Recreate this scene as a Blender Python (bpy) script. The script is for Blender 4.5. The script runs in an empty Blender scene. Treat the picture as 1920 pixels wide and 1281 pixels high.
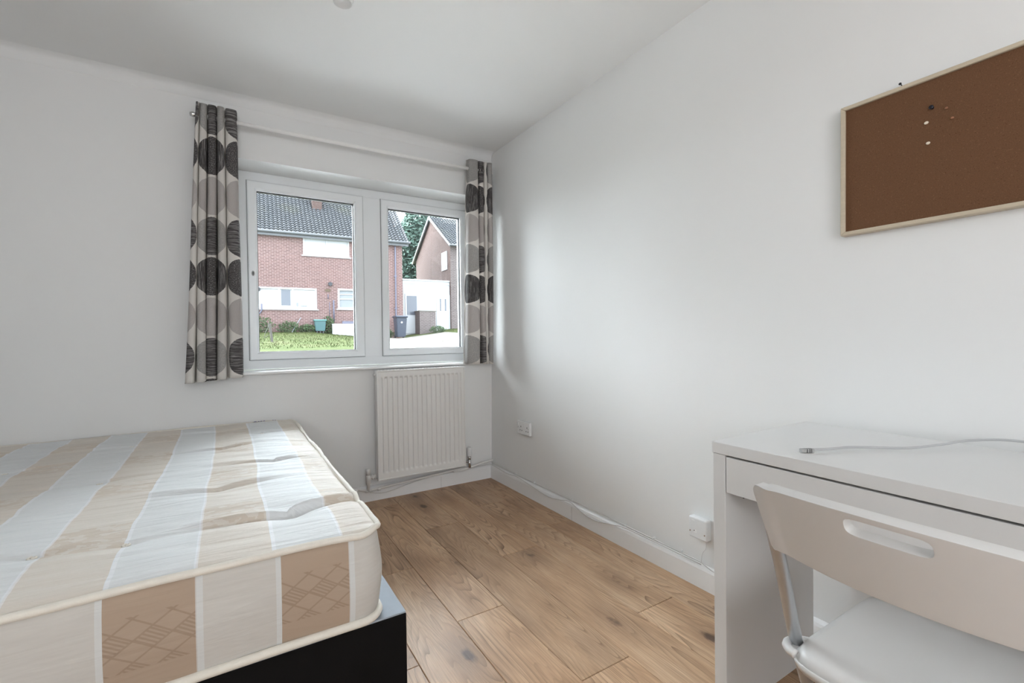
import bpy, bmesh, math, random
from mathutils import Vector, Matrix, noise
random.seed(7)
R = math.radians
# ---------------------------------------------------------------- camera, world, lights, exposure
scn = bpy.context.scene
col = scn.collection
F, YAW, PITCH, ROLL = 864.569, 0.5507, -0.0118, 0.0131
_fw = Vector((math.sin(YAW)*math.cos(PITCH), math.cos(YAW)*math.cos(PITCH), math.sin(PITCH)))
_r = Vector((math.cos(YAW), -math.sin(YAW), 0))
_u = _r.cross(_fw)
_r2 = _r*math.cos(ROLL) - _u*math.sin(ROLL)
_u2 = _r*math.sin(ROLL) + _u*math.cos(ROLL)
cd = bpy.data.cameras.new('camera')
cam = bpy.data.objects.new('camera', cd); col.objects.link(cam)
cd.sensor_width = 36; cd.lens = F/1920*36; cd.clip_start = 0.02; cd.clip_end = 500
m = Matrix.Identity(4)
for i in range(3):
    m[i][0] = _r2[i]; m[i][1] = _u2[i]; m[i][2] = -_fw[i]
m[0][3], m[1][3], m[2][3] = -1.6511, -3.0030, 1.0469
cam.matrix_world = m
scn.camera = cam

w = bpy.data.worlds.new('overcast_sky'); scn.world = w; w.use_nodes = True
wn = w.node_tree.nodes; wl = w.node_tree.links
bg = wn['Background']
tc = wn.new('ShaderNodeTexCoord'); nz = wn.new('ShaderNodeTexNoise'); cr = wn.new('ShaderNodeValToRGB')
nz.inputs['Scale'].default_value = 2.2; nz.inputs['Detail'].default_value = 4
wl.new(tc.outputs['Generated'], nz.inputs['Vector']); wl.new(nz.outputs['Fac'], cr.inputs['Fac'])
cr.color_ramp.elements[0].color = (0.74, 0.84, 1.0, 1); cr.color_ramp.elements[0].position = .3
cr.color_ramp.elements[1].color = (0.90, 0.95, 1.0, 1); cr.color_ramp.elements[1].position = .7
wl.new(cr.outputs['Color'], bg.inputs['Color'])
bg.inputs['Strength'].default_value = 8

def area(name, loc, rot, sx, sy, power, color=(1, 1, 1)):
    l = bpy.data.lights.new(name, 'AREA'); l.shape = 'RECTANGLE'; l.size = sx; l.size_y = sy
    l.energy = power; l.color = color
    o = bpy.data.objects.new(name, l); col.objects.link(o); o.location = loc; o.rotation_euler = rot
    return o
# fill lamps added behind the camera: one bounced off the ceiling, one facing forward
area('bounce_fill', (-1.7, -4.1, 1.0), (R(180), 0, 0), 1.6, .9, 12, (.94, .97, 1.0))
area('rear_fill', (-2.02, -5.5, 1.55), (R(90), 0, 0), 1.3, 1.3, 38, (.94, .97, 1.0))
sl = bpy.data.lights.new('veiled_sun', 'SUN'); sl.energy = 42; sl.angle = R(110); sl.color = (.88, .945, 1.0)
so_ = bpy.data.objects.new('veiled_sun', sl); col.objects.link(so_); so_.location = (-6, 12, 9)
so_.rotation_euler = Vector((.36, -.80, -.48)).to_track_quat('-Z', 'Y').to_euler()
scn.view_settings.view_transform = 'Standard'
scn.view_settings.look = 'None'
scn.view_settings.gamma = 1
scn.view_settings.use_curve_mapping = False
scn.view_settings.exposure = 0.0

# ---------------------------------------------------------------- node helpers
class NT:
    def __init__(s, name):
        s.m = bpy.data.materials.new(name); s.m.use_nodes = True
        s.n = s.m.node_tree.nodes; s.l = s.m.node_tree.links
        s.b = s.n['Principled BSDF']; s.out = s.n['Material Output']
    def link(s, a, b): s.l.new(a, b); return s
    def node(s, t, **k):
        x = s.n.new(t)
        for a, v in k.items(): setattr(x, a, v)
        return x
    def setin(s, sock, v):
        if hasattr(v, 'is_output') or isinstance(v, bpy.types.NodeSocket): s.l.new(v, sock)
        else: sock.default_value = v
    def math(s, op, a, b=None, c=None):
        x = s.node('ShaderNodeMath', operation=op)
        s.setin(x.inputs[0], a)
        if b is not None: s.setin(x.inputs[1], b)
        if c is not None: s.setin(x.inputs[2], c)
        return x.outputs[0]
    def mix(s, f, a, b):
        x = s.node('ShaderNodeMix', data_type='RGBA')
        s.setin(x.inputs[0], f)
        for i, v in ((6, a), (7, b)):
            s.setin(x.inputs[i], (*v, 1) if isinstance(v, tuple) and len(v) == 3 else v)
        return x.outputs[2]
    def noise(s, vec, scale, detail=3, rough=.5, dist=0):
        x = s.node('ShaderNodeTexNoise'); s.setin(x.inputs['Scale'], scale)
        x.inputs['Detail'].default_value = detail; x.inputs['Roughness'].default_value = rough
        x.inputs['Distortion'].default_value = dist
        if vec is not None: s.l.new(vec, x.inputs['Vector'])
        return x.outputs['Fac']
    def mapping(s, vec, scale=(1, 1, 1), loc=(0, 0, 0)):
        x = s.node('ShaderNodeMapping'); s.l.new(vec, x.inputs['Vector'])
        s.setin(x.inputs['Scale'], scale); s.setin(x.inputs['Location'], loc)
        return x.outputs[0]
    def coord(s, k='Object'): return s.node('ShaderNodeTexCoord').outputs[k]
    def ramp(s, f, stops):
        x = s.node('ShaderNodeValToRGB'); s.l.new(f, x.inputs['Fac'])
        e = x.color_ramp.elements
        while len(e) < len(stops): e.new(.5)
        for i, (p_, c) in enumerate(stops):
            e[i].position = p_; e[i].color = (*c, 1) if len(c) == 3 else c
        return x.outputs['Color']
    def bump(s, h, strength=.2, dist=.002):
        x = s.node('ShaderNodeBump'); s.l.new(h, x.inputs['Height'])
        x.inputs['Strength'].default_value = strength; x.inputs['Distance'].default_value = dist
        s.l.new(x.outputs[0], s.b.inputs['Normal'])
    def color(s, c): s.setin(s.b.inputs['Base Color'], c)
    def set(s, **k):
        for a, v in k.items(): s.b.inputs[a.replace('_', ' ')].default_value = v
        return s

def plain(name, c, rough=.5, metal=0, spec=.5, var=.04, scale=30, bump=0, bdist=.001):
    t = NT(name); t.set(Roughness=rough, Metallic=metal); t.b.inputs['Specular IOR Level'].default_value = spec
    f = t.noise(t.coord(), scale, 3)
    lo = tuple(max(0, x*(1-var)) for x in c); hi = tuple(min(1, x*(1+var)) for x in c)
    t.color(t.mix(f, lo, hi))
    if bump: t.bump(t.noise(t.coord(), scale*6, 2), bump, bdist)
    return t.m

M = {}
M['wall'] = plain('wall_paint', (.84, .838, .830), .62, spec=.3, var=.012, scale=1.5, bump=.12, bdist=.0008)
M['ceiling'] = plain('ceiling_paint', (.88, .878, .872), .85, spec=.2, var=.01, scale=1.5, bump=.1)
M['gloss'] = plain('gloss_trim_paint', (.91, .91, .91), .28, var=.01, scale=5)
M['upvc'] = plain('white_upvc', (.90, .92, .935), .22, var=.01, scale=5)
M['reveal'] = plain('reveal_paint', (.90, .90, .89), .55, var=.01, scale=3)
M['radiator'] = plain('radiator_enamel', (.80, .785, .76), .3, var=.01, scale=5)
M['pipe'] = plain('painted_pipe', (.78, .765, .745), .35, var=.03, scale=60)
M['chrome'] = plain('dull_chrome', (.62, .62, .62), .25, metal=1, var=.05)
M['desk'] = plain('white_foil_board', (.75, .75, .745), .33, var=.008, scale=4)
M['desk_dark'] = plain('dark_gap', (.03, .025, .022), .8)
M['chair'] = plain('white_plastic', (.73, .725, .715), .36, var=.01, scale=6, bump=.05)
M['steel'] = plain('galvanised_steel', (.50, .52, .54), .32, metal=.85, var=.12, scale=25)
M['base_top'] = plain('platform_cloth', (.33, .37, .42), .8, var=.06, scale=40)
M['base'] = plain('black_divan_cloth', (.006, .0055, .0055), .9, var=.2, scale=200, spec=.15)
M['piping'] = plain('cream_piping', (.80, .76, .68), .7, var=.06, scale=80, bump=.4)
M['cable'] = plain('grey_cable', (.52, .525, .53), .4)
M['white_cable'] = plain('white_cable', (.72, .71, .70), .45)
M['plug'] = plain('cable_plug_clear', (.42, .42, .41), .2, var=.3, scale=300)
M['socket'] = plain('white_socket_plastic', (.86, .865, .87), .25, var=.01)
M['dark'] = plain('dark_plastic', (.02, .02, .025), .4)
M['hole'] = plain('dark_hole', (.01, .01, .01), .9)
M['gasket'] = plain('black_rubber_gasket', (.025, .025, .028), .6)
M['eyelet'] = plain('brushed_eyelet', (.42, .40, .38), .35, metal=.9)
M['rod'] = plain('white_curtain_rod', (.93, .92, .90), .3)
M['bulb'] = plain('frosted_lamp_glass', (.86, .87, .87), .25, var=.02)
M['pinwhite'] = plain('cream_pin', (.85, .74, .60), .5)
M['pinbrown'] = plain('tan_pin', (.30, .13, .065), .5)
M['pinblack'] = plain('black_pin', (.005, .006, .015), .3)

def wood_frame():
    t = NT('pale_pine'); t.set(Roughness=.5)
    v = t.mapping(t.coord(), (60, 6, 60))
    f = t.noise(v, 1.5, 4, .6)
    t.color(t.mix(f, (.50, .42, .31), (.66, .57, .44))); return t.m
M['pine'] = wood_frame()

def cork():
    t = NT('cork_sheet'); t.set(Roughness=.9); t.b.inputs['Specular IOR Level'].default_value = .15
    c = t.coord()
    vor = t.node('ShaderNodeTexVoronoi'); vor.inputs['Scale'].default_value = 320; t.link(c, vor.inputs['Vector'])
    f = t.noise(c, 420, 3, .7)
    base = t.mix(f, (.105, .050, .027), (.20, .105, .056))
    sp = t.math('GREATER_THAN', t.noise(c, 190, 2), .66)
    c2 = t.mix(t.math('MULTIPLY', sp, .30), base, (.27, .155, .085))
    dk = t.math('GREATER_THAN', t.noise(t.mapping(c, loc=(5, 3, 1)), 260, 2), .68)
    t.color(t.mix(t.math('MULTIPLY', dk, .6), c2, (.09, .035, .015)))
    t.bump(f, .3, .001); return t.m
M['cork'] = cork()

def oak():
    t = NT('oak_laminate')
    oi = t.node('ShaderNodeObjectInfo')
    rnd = oi.outputs['Random']
    cmb = t.node('ShaderNodeCombineXYZ')
    t.link(t.math('MULTIPLY', rnd, 37.0), cmb.inputs[0]); t.link(t.math('MULTIPLY', rnd, 91.0), cmb.inputs[1])
    t.link(t.math('MULTIPLY', rnd, 17.0), cmb.inputs[2])
    va = t.node('ShaderNodeVectorMath', operation='ADD'); t.link(t.coord(), va.inputs[0]); t.link(cmb.outputs[0], va.inputs[1])
    P = va.outputs[0]
    # cathedral figure: contour lines of a stretched noise field
    big = t.noise(t.mapping(P, (6.5, .75, 1)), 1.0, 2.0, .42)
    rings = t.math('FRACT', t.math('MULTIPLY', big, 34.0))
    line = t.math('POWER', rings, 3.0)
    wig = t.noise(t.mapping(P, (9, 1.6, 1)), 1.0, 3, .6)
    mask = t.math('MULTIPLY', line, t.math('MAXIMUM', t.math('MULTIPLY', t.math('SUBTRACT', wig, .34), 3.0), 0.0))
    fine = t.noise(t.mapping(P, (260, 7, 1)), 1.0, 3, .6)
    tone = t.noise(t.mapping(P, (5.5, 1.6, 1)), 1.0, 4, .6)
    base = t.ramp(tone, [(.28, (.40, .225, .115)), (.5, (.57, .355, .20)), (.72, (.68, .46, .285))])
    # plank to plank tone
    hs = t.node('ShaderNodeHueSaturation'); t.link(base, hs.inputs['Color'])
    hs.inputs['Saturation'].default_value = .93
    t.link(t.math('ADD', t.math('MULTIPLY', rnd, .22), .90), hs.inputs['Value'])
    c1 = t.mix(t.math('MULTIPLY', mask, .95), hs.outputs[0], (.16, .085, .045))
    c2 = t.mix(t.math('MULTIPLY', t.math('SUBTRACT', .68, fine), 1.35), c1, (.20, .118, .066))
    # knots
    vor = t.node('ShaderNodeTexVoronoi'); vor.inputs['Scale'].default_value = 1.0
    t.link(t.mapping(P, (5.1, 2.3, 1)), vor.inputs['Vector'])
    kn = t.noise(t.mapping(P, (45, 30, 1)), 1.0, 3)
    d = t.math('ADD', vor.outputs['Distance'], t.math('MULTIPLY', t.math('SUBTRACT', kn, .5), .12))
    k = t.math('SUBTRACT', 1.0, t.math('DIVIDE', d, .11)); k = t.math('MAXIMUM', k, 0.0)
    halo = t.math('MAXIMUM', t.math('SUBTRACT', 1.0, t.math('DIVIDE', d, .42)), 0.0)
    c3 = t.mix(t.math('MULTIPLY', halo, .6), c2, (.20, .115, .07))
    t.color(t.mix(t.math('MINIMUM', t.math('MULTIPLY', k, 1.6), .85), c3, (.075, .042, .028)))
    ro = t.math('ADD', .32, t.math('MULTIPLY', fine, .20)); t.link(ro, t.b.inputs['Roughness'])
    t.b.inputs['Specular IOR Level'].default_value = .38
    h = t.math('ADD', t.math('MULTIPLY', mask, -.8), t.math('MULTIPLY', fine, .5))
    t.bump(h, .35, .0012)
    return t.m
M['oak'] = oak()

def mattress_top():
    t = NT('damask_ticking'); t.set(Roughness=.62); t.b.inputs['Specular IOR Level'].default_value = .3
    t.b.inputs['Sheen Weight'].default_value = .15
    c = t.coord(); sp = t.node('ShaderNodeSeparateXYZ'); t.link(c, sp.inputs[0])
    wob = t.math('MULTIPLY', t.math('SUBTRACT', t.noise(t.mapping(c, (1.5, 2.2, 1)), 1.0, 2), .5), .035)
    x = t.math('ADD', sp.outputs['X'], wob)
    ph = t.math('FRACT', t.math('DIVIDE', t.math('ADD', x, 2.003+2.87), .287))     # 0..0.49 tan, rest pale
    tan = t.math('LESS_THAN', ph, .49)
    e1 = t.math('LESS_THAN', t.math('ABSOLUTE', t.math('SUBTRACT', ph, .505)), .014)
    e2 = t.math('GREATER_THAN', t.math('ABSOLUTE', t.math('SUBTRACT', ph, .5)), .488)
    ln = t.math('MAXIMUM', e1, e2)
    # woven motif blocks inside the tan stripe
    y = sp.outputs['Y']
    bl = t.math('GREATER_THAN', t.math('SINE', t.math('MULTIPLY', y, 15.0)), .45)
    tx = t.math('GREATER_THAN', t.noise(t.mapping(c, (30, 60, 1)), 1.0, 2), .47)
    mot = t.math('MULTIPLY', t.math('MULTIPLY', bl, tx), .55)
    fade = t.noise(t.mapping(c, (.9, 1.3, 1), (3, 1, 0)), 1.0, 2)
    tanc = t.mix(fade, (.67, .595, .51), (.74, .69, .63))
    tanc = t.mix(mot, tanc, (.60, .50, .40))
    pale = t.mix(t.noise(t.mapping(c, (8, 90, 1)), 1.0, 3), (.70, .725, .735), (.78, .79, .795))
    cc = t.mix(tan, pale, tanc)
    t.color(t.mix(t.math('MULTIPLY', ln, .6), cc, (.86, .87, .90)))
    wr = t.noise(t.mapping(c, (6, 60, 1)), 1.0, 4, .6, .6)
    wr2 = t.noise(t.mapping(c, (2.5, 22, 1)), 1.0, 3, .5, .8)
    t.bump(t.math('ADD', t.math('MULTIPLY', wr, .6), wr2), .8, .010)
    return t.m
M['mtop'] = mattress_top()

def mattress_side():
    # UV in metres: U along the border, V height
    t = NT('border_ticking'); t.set(Roughness=.7); t.b.inputs['Specular IOR Level'].default_value = .25
    uv = t.coord('UV'); sp = t.node('ShaderNodeSeparateXYZ'); t.link(uv, sp.inputs[0])
    U, V = sp.outputs[0], sp.outputs[1]
    ph = t.math('FRACT', t.math('DIVIDE', U, .299))
    tan = t.math('LESS_THAN', ph, .485)
    el = t.math('LESS_THAN', t.math('ABSOLUTE', t.math('SUBTRACT', ph, .50)), .022)
    el2 = t.math('GREATER_THAN', ph, .965)
    a = t.math('ADD', t.math('MULTIPLY', U, 1.0), t.math('MULTIPLY', V, 1.5))
    b = t.math('SUBTRACT', t.math('MULTIPLY', U, 1.0), t.math('MULTIPLY', V, 1.5))
    fa = t.math('FRACT', t.math('DIVIDE', a, .062)); fb = t.math('FRACT', t.math('DIVIDE', b, .062))
    la = t.math('LESS_THAN', t.math('ABSOLUTE', t.math('SUBTRACT', fa, .5)), .05)
    lb = t.math('LESS_THAN', t.math('ABSOLUTE', t.math('SUBTRACT', fb, .5)), .05)
    ia = t.math('FLOOR', t.math('ADD', t.math('DIVIDE', a, .062), .5)); ib = t.math('FLOOR', t.math('ADD', t.math('DIVIDE', b, .062), .5))
    par = t.math('GREATER_THAN', t.math('FRACT', t.math('MULTIPLY', t.math('ADD', ia, t.math('MULTIPLY', ib, 2.0)), 1/3)), .5)
    hat = t.math('GREATER_THAN', t.math('FRACT', t.math('MULTIPLY', fa, 5.0)), .5)
    hatch = t.math('MULTIPLY', par, hat)
    band = t.math('LESS_THAN', t.math('ABSOLUTE', t.math('SUBTRACT', V, .47)), .052)
    mot = t.math('MULTIPLY', t.math('MAXIMUM', t.math('MAXIMUM', la, lb), hatch), band)
    tc_ = t.mix(t.math('MULTIPLY', mot, .42), (.44, .34, .26), (.26, .18, .125))
    crm_shaded = t.mix(t.noise(t.mapping(uv, (20, 160, 1)), 1.0, 3), (.56, .54, .505), (.64, .62, .585))  # cream darkened in the colour to stand for shade on the side
    c_ = t.mix(tan, crm_shaded, tc_)
    t.color(t.mix(t.math('MULTIPLY', t.math('MAXIMUM', el, el2), .6), c_, (.70, .73, .74)))
    t.bump(t.noise(t.mapping(uv, (5, 34, 1)), 1.0, 3, .5, .5), .35, .006)
    return t.m
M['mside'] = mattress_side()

def curtain_cloth():
    # UV: U in pattern columns, V in pattern rows
    t = NT('spotted_curtain_cloth'); t.set(Roughness=.8); t.b.inputs['Specular IOR Level'].default_value = .2
    uv = t.coord('UV'); sp = t.node('ShaderNodeSeparateXYZ'); t.link(uv, sp.inputs[0])
    U, V = sp.outputs[0], sp.outputs[1]
    iu, iv = t.math('FLOOR', U), t.math('FLOOR', V)
    fu = t.math('SUBTRACT', t.math('SUBTRACT', U, iu), .47); fv = t.math('SUBTRACT', t.math('SUBTRACT', V, iv), .5)
    d = t.math('SQRT', t.math('ADD', t.math('MULTIPLY', fu, fu), t.math('MULTIPLY', fv, fv)))
    d = t.math('ADD', d, t.math('MULTIPLY', t.math('SUBTRACT', t.noise(t.mapping(uv, (25, 25, 1)), 1.0, 2), .5), .025))
    inside = t.math('LESS_THAN', d, .475)
    row = t.math('MULTIPLY', t.math('FRACT', t.math('DIVIDE', t.math('ADD', iv, .5), 3.0)), 3.0)   # .5 / 1.5 / 2.5
    isB = t.math('COMPARE', row, 1.5, .4); isA = t.math('COMPARE', row, 2.5, .4)
    colp = t.math('COMPARE', t.math('MULTIPLY', t.math('FRACT', t.math('DIVIDE', t.math('ADD', iu, .5), 2.0)), 2.0), 1.5, .4)
    crack = t.math('GREATER_THAN', t.noise(t.mapping(uv, (30, 45, 1)), 1.0, 3, .7), .56)
    hst = t.math('GREATER_THAN', t.noise(t.mapping(uv, (2, 60, 1)), 1.0, 3, .6, .3), .54)
    vst = t.math('GREATER_THAN', t.noise(t.mapping(uv, (60, 2.5, 1)), 1.0, 3, .6, .3), .55)
    dots = t.noise(t.mapping(uv, (55, 60, 1)), 1.0, 2, .6)
    darkA = t.mix(t.math('MULTIPLY', t.mix(colp, vst, crack), .45), (.095, .089, .089), (.50, .48, .47))
    paleB = t.mix(dots, (.42, .385, .37), (.66, .62, .60))
    mesh = t.mix(t.noise(t.mapping(uv, (40, 28, 1)), 1.0, 3, .7), (.22, .21, .20), (.66, .64, .62))
    strC = t.mix(t.math('MULTIPLY', hst, .55), (.10, .093, .093), (.50, .48, .47))
    cC = t.mix(colp, mesh, strC)
    c_ = t.mix(isA, t.mix(isB, cC, paleB), darkA)
    wea = t.noise(t.mapping(uv, (90, 90, 1)), 1.0, 2)
    ground = t.mix(wea, (.76, .72, .68), (.84, .81, .77))
    fc = t.mix(inside, ground, c_)
    t.color(fc)
    # thin cloth lets some daylight through
    tr = t.node('ShaderNodeBsdfTranslucent'); t.link(fc, tr.inputs['Color'])
    mx = t.node('ShaderNodeMixShader'); mx.inputs[0].default_value = .22
    t.link(t.b.outputs[0], mx.inputs[1]); t.link(tr.outputs[0], mx.inputs[2]); t.link(mx.outputs[0], t.out.inputs[0])
    return t.m
M['curtain'] = curtain_cloth()

def glass():
    t = NT('window_glass'); t.n.remove(t.b)
    tr = t.node('ShaderNodeBsdfTransparent'); tr.inputs['Color'].default_value = (.96, .975, .97, 1)
    gl = t.node('ShaderNodeBsdfGlossy'); gl.inputs['Roughness'].default_value = .02
    fr = t.node('ShaderNodeFresnel'); fr.inputs['IOR'].default_value = 1.45
    mx = t.node('ShaderNodeMixShader'); t.link(fr.outputs[0], mx.inputs[0])
    t.link(tr.outputs[0], mx.inputs[1]); t.link(gl.outputs[0], mx.inputs[2]); t.link(mx.outputs[0], t.out.inputs[0])
    return t.m
M['glass'] = glass()

def brick(name, c1, c2, mortar):
    t = NT(name); t.set(Roughness=.9); t.b.inputs['Specular IOR Level'].default_value = .1
    g = t.coord('UV')
    b = t.node('ShaderNodeTexBrick'); t.link(g, b.inputs['Vector'])
    b.inputs['Color1'].default_value = (*c1, 1); b.inputs['Color2'].default_value = (*c2, 1); b.inputs['Mortar'].default_value = (*mortar, 1)
    b.inputs['Scale'].default_value = 1; b.inputs['Brick Width'].default_value = .225; b.inputs['Row Height'].default_value = .075
    b.inputs['Mortar Size'].default_value = .012; b.inputs['Mortar Smooth'].default_value = .2; b.inputs['Bias'].default_value = -.1
    n = t.noise(t.mapping(g, (.7, 1.2, 1)), 1.0, 4, .6)
    n2 = t.noise(t.mapping(g, (4.4, 13, 1)), 1.0, 2, .6)
    cc = t.mix(t.math('MULTIPLY', n2, .3), b.outputs['Color'], mortar)
    t.color(t.mix(t.math('MULTIPLY', n, .35), cc, tuple(min(1, x*1.35) for x in c2)))
    t.bump(b.outputs['Fac'], -.3, .01)
    return t.m
M['brick'] = brick('red_brick', (.055, .024, .021), (.12, .062, .055), (.29, .225, .215))
M['brick2'] = brick('brown_brick', (.065, .050, .048), (.11, .085, .08), (.20, .18, .175))
M['brick3'] = brick('pale_red_brick', (.045, .024, .020), (.080, .050, .042), (.12, .095, .088))
def tiles(name, lo, hi, moss):
    t = NT(name); t.set(Roughness=.55)
    c = t.coord(); f = t.noise(c, 6, 4, .7); g = t.noise(c, .45, 3, .6)
    base = t.mix(f, lo, hi)
    t.color(t.mix(t.math('MULTIPLY', t.math('MAXIMUM', t.math('MULTIPLY', t.math('SUBTRACT', g, .53), 6.0), 0.0), .4), base, moss))
    return t.m
M['tiles'] = tiles('grey_pantiles', (.045, .048, .052), (.095, .10, .108), (.10, .10, .06))
M['gutter'] = plain('grey_gutter', (.09, .095, .10), .5, var=.1)
M['white_ext'] = plain('white_exterior_paint', (.42, .43, .44), .5, var=.02)
M['curtain_ext'] = plain('net_curtain', (.20, .215, .225), .8, var=.05)
M['ext_pane'] = plain('reflecting_far_pane', (.09, .10, .12), .1, var=.05)
M['downpipe'] = plain('dark_downpipe', (.10, .10, .14), .5)
M['bin'] = plain('blue_grey_bin_plastic', (.028, .036, .055), .4)
M['butt'] = plain('teal_plastic', (.045, .11, .115), .45)
M['timber'] = plain('weathered_timber', (.075, .068, .06), .8, var=.3)
M['paving'] = plain('pale_concrete', (.15, .14, .122), .95, var=.2, scale=3, spec=.1)
M['bark'] = plain('bark', (.12, .09, .06), .9)
def leaf(name, a, b):
    t = NT(name); t.set(Roughness=.7); t.b.inputs['Specular IOR Level'].default_value = .15
    f = t.noise(t.coord(), 1.7, 3, .6); t.color(t.mix(f, a, b)); return t.m
M['leaf'] = leaf('dark_foliage', (.048, .090, .074), (.13, .19, .15))
M['weed'] = leaf('weed_foliage', (.025, .05, .022), (.07, .105, .045))
def grass():
    t = NT('lawn_grass'); t.set(Roughness=.95); t.b.inputs['Specular IOR Level'].default_value = .05; c = t.coord()
    f = t.noise(t.mapping(c, (.9, 1.6, 1)), 1.0, 5, .65); g = t.noise(c, 14, 3, .7)
    a = t.ramp(f, [(.3, (.032, .046, .014)), (.5, (.052, .066, .024)), (.7, (.085, .082, .042))])
    t.color(t.mix(t.math('MULTIPLY', g, .45), a, (.062, .074, .028))); return t.m
M['grass'] = grass()

# ---------------------------------------------------------------- mesh helpers
def tag(o, label=None, cat=None, group=None, kind=None):
    if label: o['label'] = label
    if cat: o['category'] = cat
    if group: o['group'] = group
    if kind: o['kind'] = kind
    return o
def empty(name, loc=(0, 0, 0), rz=0, label=None, cat=None, group=None, kind=None):
    o = bpy.data.objects.new(name, None); col.objects.link(o); o.location = loc; o.rotation_euler = (0, 0, rz)
    o.empty_display_size = .1
    return tag(o, label, cat, group, kind)
def obj(name, bm, mat, parent=None, smooth=False, loc=None):
    me = bpy.data.meshes.new(name); bmesh.ops.recalc_face_normals(bm, faces=bm.faces[:]); bm.to_mesh(me); bm.free()
    me.materials.append(M[mat] if isinstance(mat, str) else mat)
    if smooth:
        for p in me.polygons: p.use_smooth = True
    o = bpy.data.objects.new(name, me); col.objects.link(o)
    if parent: o.parent = parent
    if loc: o.location = loc
    return o
def pobj(name, verts, faces, mat, parent=None, smooth=False, uvs=None):
    me = bpy.data.meshes.new(name); me.from_pydata(verts, [], faces); me.update()
    if uvs:
        ul = me.uv_layers.new(name='UVMap')
        for l in me.loops: ul.data[l.index].uv = uvs[l.vertex_index]
    me.materials.append(M[mat])
    if smooth:
        for p in me.polygons: p.use_smooth = True
    o = bpy.data.objects.new(name, me); col.objects.link(o)
    if parent: o.parent = parent
    return o
def bx(bm, x0, x1, y0, y1, z0, z1, bev=0, seg=2):
    r = bmesh.ops.create_cube(bm, size=1)
    vs = r['verts']
    for v in vs:
        v.co = Vector(((x0+x1)/2 + v.co.x*(x1-x0), (y0+y1)/2 + v.co.y*(y1-y0), (z0+z1)/2 + v.co.z*(z1-z0)))
    if bev:
        es = list({e for v in vs for e in v.link_edges})
        bmesh.ops.bevel(bm, geom=es, offset=bev, segments=seg, affect='EDGES', profile=.5)
    return bm
def box(name, b, mat, parent=None, bev=0, seg=2, smooth=False):
    bm = bmesh.new(); bx(bm, *b, bev=bev, seg=seg); return obj(name, bm, mat, parent, smooth)
def tube(bm, pts, r, n=8, caps=True, closed=False, flat=1.0):
    pts = [Vector(p) for p in pts]; rings = []
    N = len(pts)
    up = None
    for i, p in enumerate(pts):
        a = pts[(i-1) % N] if (closed or i > 0) else p
        b = pts[(i+1) % N] if (closed or i < N-1) else p
        t = (b-a).normalized()
        if up is None:
            up = Vector((0, 0, 1)) if abs(t.z) < .9 else Vector((1, 0, 0))
        s = t.cross(up)
        if s.length < 1e-5: s = t.orthogonal()
        s.normalize(); up = s.cross(t).normalized()
        rr = r[i] if isinstance(r, (list, tuple)) else r
        rings.append([bm.verts.new(p + s*math.cos(k*2*math.pi/n)*rr*flat + up*math.sin(k*2*math.pi/n)*rr) for k in range(n)])
    for i in range(N if closed else N-1):
        A, B = rings[i], rings[(i+1) % N]
        for k in range(n): bm.faces.new((A[k], A[(k+1) % n], B[(k+1) % n], B[k]))
    if caps and not closed:
        bm.faces.new(rings[0][::-1]); bm.faces.new(rings[-1])
    return bm
def smoothpath(P, n=8):
    P = [Vector(p) for p in P]; out = []
    for i in range(len(P)-1):
        a, b, c, d = P[max(i-1, 0)], P[i], P[i+1], P[min(i+2, len(P)-1)]
        for k in range(n):
            t = k/n
            out.append(.5*((2*b)+(c-a)*t+(2*a-5*b+4*c-d)*t*t+(-a+3*b-3*c+d)*t**3))
    out.append(P[-1]); return out
def pipe(name, pts, r, mat, parent=None, n=8, sm=0, flat=1.0, closed=False):
    bm = bmesh.new(); tube(bm, smoothpath(pts, sm) if sm else pts, r, n, closed=closed, flat=flat)
    return obj(name, bm, mat, parent, True)
def lathe(bm, prof, c=(0, 0, 0), n=20, axis='z'):
    rings = []
    for r_, h in prof:
        ring = []
        for k in range(n):
            a = k*2*math.pi/n; x, y = r_*math.cos(a), r_*math.sin(a)
            v = {'z': (x, y, h), 'x': (h, x, y), 'y': (x, h, y)}[axis]
            ring.append(bm.verts.new(Vector(v)+Vector(c)))
        rings.append(ring)
    for A, B in zip(rings, rings[1:]):
        for k in range(n): bm.faces.new((A[k], A[(k+1) % n], B[(k+1) % n], B[k]))
    bm.faces.new(rings[0]); bm.faces.new(rings[-1][::-1])
    return bm

# ---------------------------------------------------------------- room shell
H = 2.396; LX = -2.75; BY = -5.6; LEAN = .0143
WX0, WX1, WZ0, WZ1 = -1.594, -.035, .862, 2.066
WT = .30
# window wall with its opening
bm = bmesh.new()
bx(bm, LX-.1, WX0, 0, WT, -.1, H+.1); bx(bm, WX1, .25, 0, WT, -.1, H+.1)
bx(bm, WX0, WX1, 0, WT, -.1, WZ0-.017); bx(bm, WX0, WX1, 0, WT, WZ1, H+.1)
tag(obj('wall_front', bm, 'wall'), kind='structure')
# right wall, slightly out of plumb as in the photograph
v = [(0, 0, 0), (0, BY, 0), (LEAN*H, BY, H), (LEAN*H, 0, H), (.2, 0, 0), (.2, BY, 0), (.2, BY, H), (.2, 0, H)]
tag(pobj('wall_right', v, [(0, 1, 2, 3), (7, 6, 5, 4), (0, 3, 7, 4), (1, 5, 6, 2), (3, 2, 6, 7), (0, 4, 5, 1)], 'wall'), kind='structure')
tag(box('wall_left', (LX-.1, LX, BY, 0, 0, H), 'wall'), kind='structure')
tag(box('wall_back', (LX-.1, .2, BY-.1, BY, 0, H), 'wall'), kind='structure')
tag(box('ceiling', (LX-.1, .2, BY-.1, 0, H, H+.1), 'ceiling'), kind='structure')
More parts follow.
